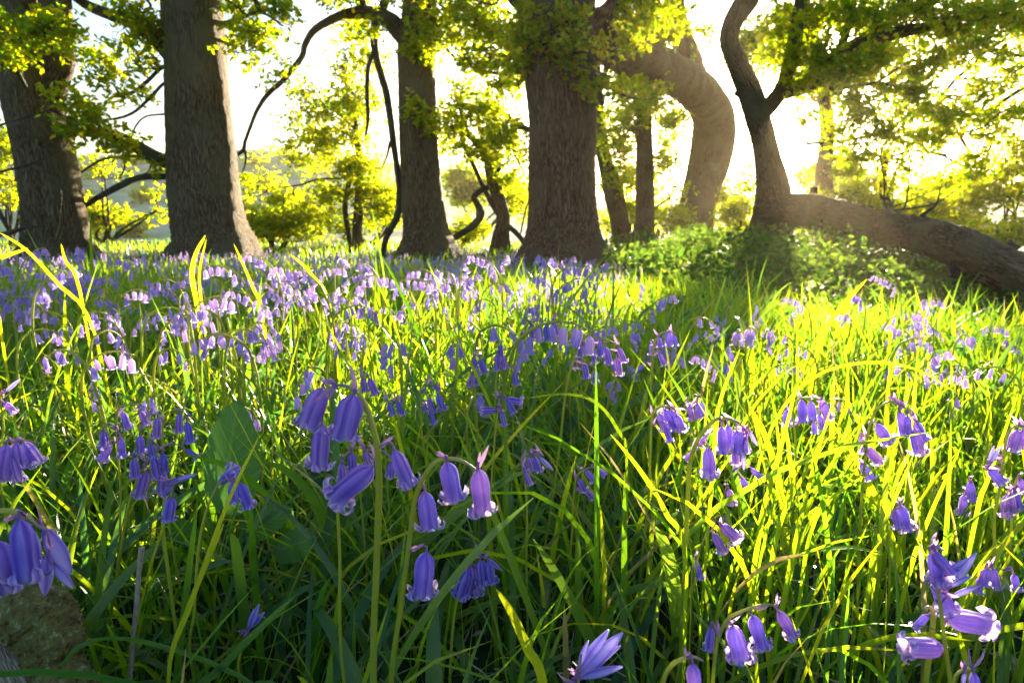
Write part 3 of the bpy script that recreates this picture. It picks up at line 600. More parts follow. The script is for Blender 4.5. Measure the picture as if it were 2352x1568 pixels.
# fine near grass
def field(n, y0, y1, hm, hs, wm, segs, g, lean=.25, curl=.9, xm=1.0, keep=None, fold=0):
    x, y = scatter(n, y0, y1, g, xm)
    k = g.uniform(0, 1, n) < (.35 + .65 * tuft_noise(x, y))
    if keep is not None: k &= keep(x, y)
    x, y = x[k], y[k]; n = len(x)
    h = np.clip(g.normal(hm, hs, n), hm * .35, hm * 1.9) * (.75 + .4 * tuft_noise(x, y, .7, 1))
    B = np.stack([x, y, gz(x, y) - .005], -1)
    blades(gm, B, h, wm * g.uniform(.55, 1.5, n), g.uniform(0, 6.283, n), np.abs(g.normal(0, lean, n)), np.abs(g.normal(curl * .6, curl * .5, n)), segs, twist=.25, fold=fold, rnd=np.clip(g.beta(2, 2.6, n) + (g.uniform(0, 1, n) > .955) * .6, 0, 1), g=g)
clear = lambda x, y: (y > .42) | (np.abs(x) > .5 * y)
field(3500, .30, 1.1, .13, .05, .0032, 6, g1, xm=1.05, curl=1.3)
field(2200, .45, 1.2, .20, .05, .0045, 7, g1, xm=1.05, curl=1.2, fold=.3)
field(9000, 1.0, 1.9, .135, .05, .0045, 5, g1, curl=1.0)
field(16000, 1.8, 3.4, .17, .045, .0052, 4, g1, curl=.9)
field(22000, 3.2, 7.5, .15, .04, .008, 3, g1, curl=.8, keep=lambda x, y: (pxof(x, y) < 1560) | (y < 3.4))
field(12000, 7, 14, .14, .04, .014, 3, g1, curl=.8)
_sc = scatter
def scatter(n, y0, y1, g, xm=1.0, power=1.0):      # the meadow carries on to both sides of the view
    y = g.uniform(y0, y1, n); sg = np.where(g.uniform(0, 1, n) < .5, -1, 1)
    return sg * (np.maximum(y, 0) * .78 + .33 + g.uniform(0, 1, n) ** 1.4 * (1.1 + .25 * np.maximum(y, 0))), y
field(8000, -.2, 1.3, .15, .05, .0045, 4, g1, curl=1.0)
field(8000, 1.2, 3.2, .15, .05, .006, 4, g1, curl=1.0)
field(8000, 3.0, 8.0, .15, .05, .010, 3, g1, curl=1.0)
scatter = _sc
field(1500, .05, .35, .06, .03, .003, 4, g1, xm=1.0, curl=1.4)
# lush upright clumps on the right in the sun
rightk = lambda x, y: pxof(x, y) > 1500 + 260 * np.clip(1 - y, 0, 1)
field(2300, .48, 1.15, .20, .045, .0048, 8, g1, lean=.22, curl=.9, fold=.3, keep=rightk)
field(1500, 1.1, 1.8, .21, .04, .005, 7, g1, lean=.22, curl=.9, keep=lambda x, y: pxof(x, y) > 1500)
# tall blades that stand above the lit drift
field(190, 1.0, 1.7, .33, .035, .0065, 8, g1, lean=.22, curl=.55, fold=.3, keep=lambda x, y: pxof(x, y) < 1650)
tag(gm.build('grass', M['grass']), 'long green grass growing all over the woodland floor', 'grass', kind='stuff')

# broad glossy bluebell leaves in the shade
sm_ = MB(); g2 = np.random.default_rng(202)
def straps(n, y0, y1, hm, wm, keep=None, segs=9, th=(.5, .35), cu=(1.0, .5)):
    x, y = scatter(n, y0, y1, g2); k = np.ones(n, bool)
    if keep is not None: k = keep(x, y)
    x, y = x[k], y[k]; n = len(x); B = np.stack([x, y, gz(x, y)], -1)
    blades(sm_, B, g2.uniform(.7, 1.25, n) * hm, g2.uniform(.6, 1.3, n) * wm, g2.uniform(0, 6.283, n), np.abs(g2.normal(*th, n)), np.abs(g2.normal(*cu, n)), segs, twist=.15, fold=.35, g=g2)
straps(700, .38, 1.15, .22, .0105, lambda x, y: pxof(x, y) < 1750)
straps(560, .95, 2.2, .24, .011)
straps(500, 2.0, 4.5, .22, .012, segs=6)
straps(200, .34, .8, .16, .008)
tag(sm_.build('bluebell_leaves', M['strap']), 'glossy strap shaped bluebell leaves sprawling among the grass', 'leaves', kind='stuff')

# bramble and nettle ground cover under the low bough
bm_ = MB(); g3 = np.random.default_rng(303)
n = 34000
x = g3.uniform(.6, 8.5, n); y = g3.uniform(2.6, 9.5, n)
k = (pxof(x, y) > 1440 + 120 * np.sin(y * 2) * .5) & (pxof(x, y) < 2700) & (tuft_noise(x, y, .6, 2) > .12)
x, y = x[k], y[k]
pxx = pxof(x, y)
ztop = .12 - .46 * sstep(1850, 2300, pxx) + .16 * (tuft_noise(x, y, .35, .5) - .5) + .16 * tuft_noise(x, y, 1.1, 3) ** 2
base_ = gz(x, y) + .08
z = base_ + np.maximum(ztop - base_, .03) * sstep(2.6, 5.4, y) * (1 - .8 * g3.uniform(0, 1, len(x)) ** 2)
leaves(bm_, np.stack([x, y, z], -1), .052, g3, up=.25)
tag(bm_.build('bramble_patch', M['bramble_leaf'], smooth=False), 'dark leafy bramble and nettle cover beneath the low bough', 'undergrowth', kind='stuff')

# ------------------------------------------------------------------ bluebells
def bell_mesh(name, nu, nv, seed, wide=1.0, curl=1.0, flare=.0, origin_len=1.0):
    """one nodding bell of six recurved tepals; hangs along -Z from the origin, length 1"""
    g = np.random.default_rng(seed); mb = MB()
    V_ = np.linspace(0, 1, nv); U = np.linspace(-1, 1, nu)
    kv = np.array([0, .06, .16, .32, .55, .72, 1.0])
    for i in range(6):
        ph = i * math.pi / 3 + g.uniform(-.08, .08); inner = i % 2
        cu = curl * g.uniform(.75, 1.2); vs_ = .66 + g.uniform(-.03, .03)
        rprof = np.interp(V_, kv, np.array([.035, .12, .185, .20, .188, .185, .19]) * wide) - inner * .02
        z = -V_ / vs_ * .84
        # recurved part: the centre line turns outwards and back up
        rc = .085 * g.uniform(.8, 1.25); r_ = rprof.copy(); zz = z.copy()
        for a in np.where(V_ > vs_)[0]:
            q = (V_[a] - vs_) / (1 - vs_); an = q * (4.3 * cu)
            r_[a] = np.interp(vs_, V_, rprof) + rc * (1 - math.cos(an)) * 1.0 + flare * q
            zz[a] = -.84 - rc * math.sin(an) * 1.15
        hw = np.interp(V_, [0, .06, .2, .45, .66, .8, .92, .97, 1], np.array([.03, .09, .15, .165, .14, .105, .085, .06, .015])) * (wide ** .8)
        P = np.zeros((nv, nu, 3))
        for a in range(nv):
            for b in range(nu):
                w_ = min(hw[a] / max(r_[a], .02), 1.1) * U[b]
                rr = r_[a] + .012 * (1 - U[b] ** 2) * math.sin(min(V_[a] * 4, 1.57)) + .008 * math.sin(9 * V_[a] + i * 2 + 2 * U[b])
                P[a, b] = (rr * math.cos(ph + w_), rr * math.sin(ph + w_), zz[a])
        a, b = np.meshgrid(np.arange(nv - 1), np.arange(nu - 1), indexing='ij')
        Fc = np.stack([a * nu + b, a * nu + b + 1, (a + 1) * nu + b + 1, (a + 1) * nu + b], -1).reshape(-1, 4)
        mb.add(P.reshape(-1, 3), Fc, g.uniform(0, 1), np.repeat(V_, nu), np.tile(np.abs(U) if nu > 3 else .45 + .55 * np.abs(U), nv))  # low-detail bells get paler petals: overexposed sunlight put into their colour
    if nu >= 5:     # cream anthers just inside the mouth, kept in the bell's own mesh
        for i in range(6):
            a = i * math.pi / 3 + .5; q = np.array([(.09 * math.cos(a), .09 * math.sin(a), z_) for z_ in (-.45, -.62, -.74)])
            tube(mb, q, [.012, .018, .014], 5, 5, r=.9)
    return mb.mesh(name, M['petal'])
def bud_mesh(name, seed):
    mb = MB(); n, s = 12, 12; V = np.zeros((n, s, 3))
    for i in range(n):
        v = i / (n - 1); r = .155 * math.sin(math.pi * min(1, v * .93 + .04)) ** .75 * (1 - .25 * v)
        for j in range(s):
            a = j * 2 * math.pi / s; rr = r * (1 + .05 * math.cos(3 * a + v * .8))
            V[i, j] = (rr * math.cos(a), rr * math.sin(a), -v)
    i, j = np.meshgrid(np.arange(n - 1), np.arange(s), indexing='ij')
    Fc = np.stack([i * s + j, i * s + (j + 1) % s, (i + 1) * s + (j + 1) % s, (i + 1) * s + j], -1).reshape(-1, 4)
    mb.add(V.reshape(-1, 3), Fc, .2, np.repeat(np.linspace(0, .8, n), s), np.tile(np.abs(np.cos(1.5 * np.arange(s) * 2 * math.pi / s)), n))
    return mb.mesh(name, M['petal'])
BELL_HI = [bell_mesh('flower', 5, 15, 10 + i, wide=w_, curl=c_) for i, (w_, c_) in enumerate([(1.0, 1.0), (.9, 1.1), (1.1, .8), (.95, .9), (1.0, 1.2)])]
BELL_WIDE = [bell_mesh('flower', 5, 15, 30 + i, wide=1.35, curl=.85) for i in range(2)]
BELL_MID = [bell_mesh('flower', 3, 8, 50 + i, wide=w_, curl=c_) for i, (w_, c_) in enumerate([(1.0, 1.0), (.9, 1.0), (1.1, .8), (1.0, .7)])]
BUD = [bud_mesh('flower_bud', 1)]

def bract_mb(mb, p0, d, L, wdt, g):
    """a narrow curved bract starting at p0"""
    d = d / np.linalg.norm(d); side = np.cross(d, [0, 1, .1]); side /= np.linalg.norm(side); up = np.cross(side, d)
    s = np.linspace(0, 1, 7); b = g.uniform(-.35, .35)
    cen = p0 + d * (s * L)[:, None] + up * (np.sin(s * 2.2) * L * b)[:, None]
    hw = wdt / 2 * np.sin(np.clip(s * .9 + .1, 0, 1) * math.pi) ** .8
    V = np.stack([cen - side * hw[:, None], cen + up * hw[:, None] * .4, cen + side * hw[:, None]], 1)
    i, j = np.meshgrid(np.arange(6), np.arange(2), indexing='ij')
    Fc = np.stack([i * 3 + j, i * 3 + j + 1, (i + 1) * 3 + j + 1, (i + 1) * 3 + j], -1).reshape(-1, 4)
    mb.add(V.reshape(-1, 3), Fc, g.uniform(0, 1), np.repeat(s, 3), 0)

def orient(mesh, name, base, tip, parent, origin, spin, squash=1.0):
    o = bpy.data.objects.new(name, mesh); C.objects.link(o); o.parent = parent
    d = np.asarray(tip) - np.asarray(base); L = np.linalg.norm(d)
    q = Vector(-d / L).to_track_quat('Z', 'Y')
    o.rotation_mode = 'QUATERNION'; from mathutils import Quaternion
    o.rotation_quaternion = q @ Quaternion((0, 0, 1), spin)
    o.location = tuple(np.asarray(base) - origin); o.scale = (L * squash, L * squash, L)
    return o

def hero(label, D, stem, bells, buds=(), wstem=3.2, group='bluebells in the foreground', seed=1, wide=(), T=None, budw=.78):
    """stem: px polyline, flower end first; bells: (x0,y0,x1,y1) base to mouth"""
    g = np.random.default_rng(seed)
    if T:                                   # local zoom frame -> drawing frame
        k, ox, oy = T; f = lambda x, y: (x * k + ox, y * k + oy)
    else: f = lambda x, y: (x, y)
    P = [at(*f(a, b), D) for a, b in stem][::-1]
    bz = float(gz(P[0][0], P[0][1]))
    if P[0][2] > bz + .01:
        dr = P[0] - P[1]; hzn = P[0][2] - bz; sl_ = np.clip(dr[0] / max(abs(dr[2]), 1e-4), -.3, .3) * .5
        foot = np.array([P[0][0] + sl_ * hzn, P[0][1] + .02, bz - .01])
        P = [foot, (foot + P[0]) / 2 + [.002, 0, 0]] + P
    P = np.array(P); P[:, 1] += np.linspace(0, 1, len(P)) ** 2 * g.uniform(-.004, .004)
    origin = P[0].copy(); root = empty('bluebell', origin, label, 'flower', group)
    mb = MB(); r0 = wstem / 2000 * .74
    Q = tube(mb, P, np.linspace(r0, r0 * .42, len(P)) if len(P) < 4 else np.interp(np.linspace(0, 1, len(P)), [0, .6, 1], [r0, r0 * .85, r0 * .38]), 10, len(P) * 5, seed=seed)
    mb.build('stem', M['stem'], root, origin=origin)
    allb = [(b, False) for b in bells] + [(b, True) for b in buds]
    for i, (b, isbud) in enumerate(allb):
        dy = g.uniform(-.010, .010) * D / .4
        p0 = at(*f(b[0], b[1]), D + dy); p1 = at(*f(b[2], b[3]), D + dy + g.uniform(-.003, .003))
        L = np.linalg.norm(p1 - p0)
        me = BUD[0] if isbud else (BELL_WIDE[i % 2] if i in wide else BELL_HI[int(g.integers(5))])
        fo = orient(me, 'flower_bud' if isbud else 'flower', p0, p1, root, origin, g.uniform(0, 6.28), budw if isbud else g.uniform(.86, 1.05))
        j = np.argmin(((Q[len(Q) // 3:] - p0) ** 2).sum(1)) + len(Q) // 3; a = Q[j]
        pm = MB(); dirb = (p1 - p0) / L
        mid = (a + p0) / 2 + np.array([0, 0, .12 * np.linalg.norm(a - p0) + .0015]) ; m2 = p0 - dirb * .0035
        tube(pm, [a, mid, m2, p0 + dirb * .0015], [.0006, .0005, .0005, .0007], 6, 12, cap=False, r=.5)
        dd = (m2 - a); dd = dd / (np.linalg.norm(dd) + 1e-6) + g.uniform(-.6, .6, 3) + [0, 0, .35]
        bract_mb(pm, a, dd, g.uniform(.007, .014), .0020, g)
        bract_mb(pm, a, dd + g.uniform(-.5, .5, 3), g.uniform(.005, .010), .0014, g)
        pm.build('bract', M['bract'], root, origin=origin)
    return root

Z5 = (.5023, 551.25, 780.9); Z6 = (.3632, 1194.4, 716.6); Z7 = (.4728, 1561.9, 826.9); Z4 = (.5023, 0, 780.9)
hero('tall thick stemmed bluebell with five large bells, stem yellow green', .30,
     [(440, 205), (490, 212), (540, 245), (580, 310), (605, 390), (625, 470), (632, 540), (635, 700), (625, 1000), (610, 1567)],
     [(375, 222, 305, 405), (520, 250, 470, 455), (375, 385, 362, 590), (605, 580, 425, 735), (705, 502, 778, 672)], T=Z5, wstem=4.6, seed=1, wide=(0, 1))
hero('bluebell with a hooked stem and four pinkish bells, right of the thick stemmed one', .31,
     [(1085, 590), (1050, 565), (1010, 545), (960, 538), (900, 552), (850, 610), (815, 680), (795, 760), (770, 950), (740, 1200), (690, 1567)],
     [(945, 560, 980, 735), (1090, 590, 1112, 805), (845, 695, 868, 868), (850, 972, 832, 1165)], T=Z5, wstem=3.7, seed=2)
hero('short blue clustered bluebell low right of the hooked stem', .46,
     [(1130, 985), (1085, 985), (1040, 1010), (1020, 1060), (1000, 1150), (975, 1300), (960, 1567)],
     [(1055, 1035, 1030, 1165), (1075, 1045, 1080, 1165), (1100, 1005, 1112, 1120), (1135, 1010, 1150, 1110), (1040, 1050, 1005, 1170)], [(1130, 995, 1200, 1055)], T=Z5, wstem=3.2, seed=3)
hero('bluebell cluster half hidden behind the thick yellow green stem', .38, [(600, 515), (540, 500), (500, 510), (460, 570), (442, 700), (455, 1000), (460, 1400)],
     [(510, 515, 515, 600), (465, 565, 470, 650), (570, 510, 590, 570), (690, 560, 690, 625)], T=Z5, wstem=2.8, seed=4)
hero('bluebell arching right with a dense cluster of nine small bells', .62,
     [(655, 260), (620, 215), (560, 180), (490, 160), (430, 185), (375, 235), (335, 320), (300, 450), (275, 620), (250, 850), (215, 1120), (180, 1350), (145, 1567)],
     [(405, 320, 425, 425), (460, 240, 475, 335), (505, 185, 510, 290), (540, 220, 568, 338), (625, 230, 662, 320), (612, 290, 632, 402), (475, 370, 478, 455), (400, 205, 425, 275), (380, 230, 372, 290)], T=Z6, wstem=3.6, seed=5)
hero('robust bluebell with ten bells in the sunlit grass, stem curved at the top', .43,
     [(1440, 760), (1400, 715), (1350, 685), (1290, 672), (1235, 682), (1160, 755), (1110, 840), (1075, 960), (1062, 1150), (1050, 1400), (1045, 1567)],
     [(1275, 725, 1290, 900), (1315, 715, 1330, 860), (1370, 750, 1385, 892), (1412, 760, 1422, 890), (1360, 860, 1365, 965), (1190, 862, 1200, 1050), (1180, 780, 1130, 850), (1100, 880, 1040, 935)], [(1412, 880, 1415, 998), (1450, 750, 1500, 845)], T=Z6, wstem=4.4, seed=6)
hero('bluebell on a straight stem left of the robust ten belled one', .55,
     [(1010, 660), (990, 625), (950, 600), (900, 598), (860, 615), (835, 665), (825, 850), (815, 1150), (790, 1400), (770, 1567)],
     [(880, 640, 925, 745), (915, 615, 985, 740), (960, 620, 1010, 745), (920, 720, 950, 828), (990, 650, 1035, 755)], T=Z6, wstem=3.2, seed=7)
hero('pale backlit bluebell with one bell hanging low to its left', .74,
     [(970, 140), (930, 118), (890, 135), (860, 170), (838, 260), (830, 420), (822, 600), (815, 800)],
     [(830, 195, 830, 278), (880, 262, 915, 338), (880, 160, 885, 228), (945, 128, 945, 222), (972, 145, 990, 222), (780, 335, 722, 385)], T=Z6, wstem=3.2, seed=8)
hero('three belled bluebell in bright grass above the robust one', .66, [(1160, 545), (1110, 525), (1060, 545), (1045, 590), (1100, 640), (1135, 900), (1120, 1200)],
     [(1070, 590, 1088, 685), (1120, 580, 1138, 672), (1148, 565, 1172, 655)], T=Z6, wstem=2.8, seed=9)
hero('bluebell with five hanging bells left of the dense small belled one', .70, [(225, 65), (160, 58), (90, 62), (40, 85), (5, 140), (-30, 300), (-45, 600)],
     [(70, 82, 75, 170), (112, 82, 125, 188), (165, 80, 182, 190), (210, 60, 235, 152), (52, 168, 70, 262)], T=Z6, wstem=3.0, seed=10)
hero('small shaded bluebell with four bells low in the middle grass', .55, [(500, 978), (450, 975), (405, 992), (360, 1035), (340, 1150), (330, 1350), (320, 1567)],
     [(370, 1055, 410, 1135), (400, 1110, 472, 1182), (415, 1000, 478, 1075), (470, 980, 545, 1035)], T=Z6, wstem=2.6, seed=11)
hero('blue violet bluebell beside the curved grass tip in the shaded centre', .50, [(150, 905), (100, 885), (50, 890), (15, 930), (30, 1050), (45, 1300), (40, 1567)],
     [(20, 928, 40, 1010), (60, 915, 85, 1010), (90, 910, 125, 1010), (30, 1010, 70, 1098)], [(120, 912, 212, 1000)], T=Z6, wstem=2.8, seed=12)
hero('nodding bluebell with three large bells on a level arch near the bottom edge', .34,
     [(480, 1205), (430, 1198), (380, 1203), (300, 1228), (240, 1258), (205, 1310), (180, 1380), (165, 1500), (150, 1700)],
     [(255, 1290, 300, 1455), (350, 1240, 400, 1395), (478, 1218, 555, 1350), (150, 1300, 140, 1410)], T=Z7, wstem=3.0, seed=13)
hero('untidy bluebell with sideways bells and upright grey violet buds at the right', .33,
     [(1238, 880), (1238, 960), (1255, 1080), (1272, 1200), (1285, 1320), (1295, 1420), (1315, 1567), (1320, 1700)],
     [(1235, 925, 1255, 1090), (1240, 1080, 1310, 1225), (1300, 1250, 1520, 1290), (1275, 1395, 1075, 1395), (1230, 935, 1320, 1040)], [(1300, 1110, 1440, 935), (1310, 1100, 1420, 1045), (1325, 1145, 1455, 1095), (1290, 1040, 1400, 960)], T=Z7, wstem=3.3, seed=14, wide=(2, 3))
hero('thick pale stemmed bluebell with one drooping violet bell by the untidy one', .35, [(1195, 1215), (1215, 1205), (1235, 1225), (1232, 1290), (1215, 1420), (1195, 1567), (1190, 1700)],
     [(1205, 1235, 1130, 1310)], T=Z7, wstem=5.0, seed=15)
hero('bluebell just breaking into bloom at the bottom right edge, stem curled', .31, [(1440, 1505), (1400, 1500), (1350, 1520), (1330, 1560), (1325, 1700)], [(1425, 1515, 1440, 1640)], [(1385, 1510, 1370, 1600)], T=Z7, wstem=2.4, seed=16)
hero('bluebell bowed over the bottom edge with one fat bell', .25, [(120, 1480), (70, 1455), (20, 1460), (-40, 1490), (-80, 1560), (-90, 1700)], [(60, 1475, 75, 1640)], T=Z7, wstem=3.0, seed=17)
hero('closed bluebell spike of upright violet buds at the bottom edge', .35, [(1335, 1500), (1328, 1568), (1325, 1640)],
     [], [(1325, 1560, 1430, 1452), (1322, 1555, 1398, 1445), (1330, 1540, 1425, 1482), (1335, 1556, 1430, 1530), (1330, 1530, 1352, 1470)], wstem=3.2, seed=18)
hero('bluebell leaning right in sunlit grass with bells down both sides of its arch', .50,
     [(1180, 350), (1130, 280), (1080, 220), (1020, 200), (960, 235), (930, 290), (908, 380), (895, 520), (880, 700), (870, 900), (860, 1200)],
     [(955, 310, 1020, 405), (880, 370, 900, 450), (905, 425, 970, 500), (880, 500, 925, 580), (1030, 190, 1095, 225), (1070, 250, 1090, 370), (1105, 270, 1110, 360), (1140, 330, 1160, 455), (1150, 300, 1190, 395)], T=Z7, wstem=3.2, seed=19)
hero('pale bluebell with six close bells above the robust ten belled one', .60, [(710, 210), (670, 185), (620, 180), (575, 190), (545, 230), (560, 400), (560, 600), (545, 800)],
     [(590, 190, 595, 310), (635, 200, 645, 295), (685, 195, 722, 290), (675, 265, 692, 345), (650, 300, 655, 362), (520, 240, 520, 325)], T=Z7, wstem=2.8, seed=20)
hero('bluebell partly screened by two bright blades in the right hand grass', .50, [(1100, 700), (1060, 695), (1020, 720), (1010, 800), (1020, 1000), (1010, 1200)],
     [(1070, 705, 1105, 825), (1030, 710, 1020, 770), (1045, 740, 1060, 820)], T=Z7, wstem=2.6, seed=21)
hero('two belled bluebell standing alone in shade near the right edge', .55, [(1400, 568), (1408, 600), (1412, 700), (1400, 850), (1395, 1000)],
     [(1408, 588, 1418, 690), (1380, 655, 1370, 752)], T=Z7, wstem=2.4, seed=22)
hero('pale lit bluebell cut by the right edge, bells drooping left', .46, [(1690, 330), (1650, 318), (1605, 345), (1580, 430), (1560, 600), (1530, 760), (1520, 1000)],
     [(1640, 335, 1605, 452), (1665, 340, 1650, 430), (1500, 530, 1570, 600)], [(1500, 500, 1525, 415), (1510, 500, 1555, 420)], T=Z7, wstem=3.0, seed=23)
hero('dark bluebell group against the right edge, half in shade', .50, [(1680, 545), (1650, 545), (1625, 600), (1610, 700), (1600, 900)],
     [(1590, 655, 1580, 765), (1625, 640, 1650, 730), (1650, 575, 1672, 645), (1605, 650, 1610, 740)], T=Z7, wstem=2.8, seed=24)
hero('drooping bluebell behind the untidy one, low at the right', .45, [(1560, 1010), (1510, 995), (1465, 1020), (1450, 1100), (1450, 1300)],
     [(1490, 1010, 1475, 1100), (1520, 1010, 1540, 1110), (1460, 1050, 1450, 1140), (1620, 1040, 1640, 1120)], T=Z7, wstem=2.6, seed=25)
hero('large bluebell bent in from the left edge with fat closed bells', .26, [(210, 870), (170, 845), (130, 812), (70, 785), (0, 782), (-80, 800), (-130, 900), (-140, 1300)],
     [(90, 820, 130, 1110), (-10, 920, 40, 1140)], [(200, 860, 325, 1068), (215, 985, 205, 1165), (250, 1035, 335, 1135), (110, 840, 170, 1100)], T=Z4, wstem=3.8, seed=26, budw=1.1)
hero('deep blue bluebell bunch at the left edge among bright grass', .48, [(170, 475), (120, 460), (60, 462), (0, 470), (-40, 540), (-50, 800)],
     [(30, 480, 10, 640), (75, 470, 95, 590), (110, 465, 185, 575), (60, 540, 95, 655), (-10, 520, 10, 650)], T=Z4, wstem=3.0, seed=27, wide=(0,))
hero('top bluebell of the blue knot left of the dock leaf, bells in a row', .56, [(690, 320), (620, 300), (560, 300), (530, 340), (535, 500), (550, 700), (545, 900), (530, 1200)],
     [(560, 328, 590, 410), (640, 325, 675, 395), (475, 415, 475, 500), (500, 475, 468, 552), (552, 448, 562, 538), (640, 435, 645, 525)], T=Z4, wstem=2.6, seed=28)
hero('bluebell of the blue knot whose arch touches the dock leaf', .54, [(880, 345), (850, 312), (800, 315), (765, 345), (748, 400), (752, 600), (770, 800), (800, 1000), (850, 1250), (875, 1390)],
     [(820, 335, 818, 425), (855, 375, 872, 470), (720, 355, 718, 448), (850, 500, 908, 540)], T=Z4, wstem=2.8, seed=29)
hero('bluebell with a slanted yellow green stem in front of the blue knot', .52, [(765, 500), (740, 495), (700, 520), (665, 575), (620, 660), (580, 800), (555, 950), (525, 1150), (490, 1390)],
     [(700, 535, 722, 640), (745, 520, 748, 600), (610, 540, 622, 635), (670, 600, 635, 722), (745, 600, 740, 700), (685, 470, 700, 540)], T=Z4, wstem=3.2, seed=30)
hero('bluebell with one raised sideways bud at the foot of the blue knot', .48, [(800, 650), (775, 655), (755, 690), (742, 780), (745, 900), (770, 1080), (800, 1300), (825, 1500)],
     [(780, 668, 745, 715), (785, 720, 768, 822)], [(790, 645, 900, 612), (770, 660, 830, 640)], T=Z4, wstem=4.0, seed=31)
hero('bluebell with a brown stem in front of the broad dock leaf', .45, [(1080, 640), (1040, 630), (1005, 655), (960, 740), (920, 880), (900, 1050), (888, 1250), (868, 1400)],
     [(1005, 655, 1080, 580), (1062, 650, 1068, 750), (1095, 655, 1142, 772)], T=Z4, wstem=2.8, seed=32)
hero('small dark closed bluebell bud low in the front leaves', .46, [(1140, 1320), (1110, 1400), (1090, 1500)], [], [(1140, 1320, 1185, 1205), (1145, 1315, 1210, 1240), (1135, 1320, 1160, 1230), (1140, 1310, 1200, 1260)], T=Z4, wstem=3.2, seed=33)
hero('bluebell with two raised bells at the far left among yellow blades', .60, [(30, 225), (15, 240), (10, 290), (20, 400), (0, 600)], [(20, 285, 72, 335)], [(25, 235, 92, 178)], T=Z4, wstem=2.4, seed=34)
hero('six belled bluebell drooping right in the shaded middle grass', .62, [(915, 215), (880, 200), (845, 210), (828, 260), (830, 400), (850, 560)],
     [(850, 215, 840, 235), (880, 205, 915, 235), (860, 265, 885, 335), (905, 250, 930, 325), (870, 320, 890, 388), (845, 290, 850, 330)], T=Z5, wstem=2.4, seed=35)
hero('tall slim bluebell with bells scattered down its left side, shaded middle', .66, [(1130, 90), (1090, 65), (1060, 90), (1072, 180), (1080, 320), (1095, 520)],
     [(1070, 80, 1075, 130), (1100, 90, 1120, 155), (1060, 160, 1050, 215), (1085, 150, 1080, 210)], T=Z5, wstem=2.4, seed=36)
hero('bluebell with bells thrown sideways right of the tall slim one', .55, [(1190, 250), (1180, 320), (1165, 450), (1150, 650), (1145, 900)],
     [(1175, 320, 1095, 322), (1195, 330, 1212, 395), (1215, 270, 1300, 285), (1225, 280, 1255, 340)], T=Z5, wstem=2.6, seed=37)
hero('narrow bluebell column of bells left of the five hanging bells', .64, [(1195, 10), (1185, 60), (1175, 150), (1165, 300)],
     [(1190, 20, 1195, 75), (1175, 65, 1180, 140), (1200, 70, 1215, 135), (1255, 145, 1265, 210)], T=Z5, wstem=2.4, seed=38)
hero('low bluebell pair leaning over left of the middle shaded stem', .58, [(745, 290), (700, 275), (668, 290), (660, 350), (665, 560)],
     [(680, 285, 700, 348), (715, 280, 748, 348), (740, 265, 742, 285)], T=Z5, wstem=2.2, seed=39)
hero('bluebell with three bells behind the top of the thick stem', .55, [(600, 180), (560, 170), (520, 190), (510, 240), (520, 400)],
     [(560, 175, 575, 235), (590, 175, 625, 255), (520, 190, 530, 235)], T=Z5, wstem=2.2, seed=40)
hero('short bluebell with bells trailing down the edge of the sunlit clump', .55, [(1350, 1020), (1325, 1060), (1310, 1100), (1290, 1180), (1280, 1260), (1300, 1567)],
     [(1460, 985, 1530, 1055), (1400, 1045, 1445, 1135), (1320, 1120, 1345, 1220), (1300, 1295, 1320, 1365)], T=Z6, wstem=1.8, seed=41)
hero('low bluebell with a brown bowed stem and pink lit bells', .42, [(1290, 1355), (1240, 1375), (1190, 1400), (1150, 1470), (1125, 1560)],
     [(1275, 1345, 1385, 1440), (1225, 1400, 1290, 1520)], T=Z6, wstem=1.8, seed=42)
hero('single belled bluebell low beside the robust one, near its foot', .44, [(75, 965), (62, 1000), (55, 1100), (50, 1300)], [(78, 975, 100, 1068)], T=Z7, wstem=1.6, seed=43)

# scattered plants: one set of prototypes, then copies of each with all its parts
def proto(seed, nb, H, bend):
    g = np.random.default_rng(seed)
    root = empty('bluebell', (0, 0, 0), 'x', 'flower')
    P = [np.array([0, 0, -.01]), np.array([.004, 0, H * .35]), np.array([.0, 0, H * .7]), np.array([.008, 0, H * .86])]
    a = .2
    for k in range(5):
        a += bend / 5; P.append(P[-1] + np.array([math.sin(a), 0, math.cos(a)]) * .017)
    P = np.array(P); mb = MB(); Q = tube(mb, P, np.interp(np.linspace(0, 1, 9), [0, .5, 1], [.0019, .0016, .0006]), 6, 27)
    top = Q[13:]
    for i in range(nb):
        a = top[int((i + .5) / nb * len(top))]; sd = g.uniform(-1, 1)
        p0 = a + np.array([g.uniform(-.001, .008), sd * .008, -.004 + g.uniform(0, .004)])
        d = np.array([g.normal(.12, .2), sd * .35, -1]); d /= np.linalg.norm(d); L = g.uniform(.014, .0185)
        tube(mb, [a, (a + p0) / 2 + [0, 0, .003], p0 + [0, 0, .001], p0 + d * .001], [.0006, .0005, .0004, .0005], 4, 6, cap=False)
        fo = orient(BELL_MID[int(g.integers(4))], 'flower', p0, p0 + d * L, root, np.zeros(3), g.uniform(0, 6.28), g.uniform(.8, 1.02))
    mb.build('stem', M['stem'], root)
    return root
protos = [proto(400 + i, nb, H, bd) for i, (nb, H, bd) in enumerate([(6, .29, 2.2), (7, .31, 1.7), (5, .27, 2.6), (8, .32, 1.2), (4, .26, 2.3), (6, .30, 2.9)])]
def copy_plant(src, loc, rz, sc, label, group):
    r = src.copy(); C.objects.link(r); r.location = loc; r.rotation_euler = (random.uniform(-.1, .1), random.uniform(-.1, .1), rz); r.scale = (sc,) * 3
    r['label'] = label; r['category'] = 'flower'; r['group'] = group
    for ch in src.children:
        c = ch.copy(); C.objects.link(c); c.parent = r
    return r
g5 = np.random.default_rng(505)
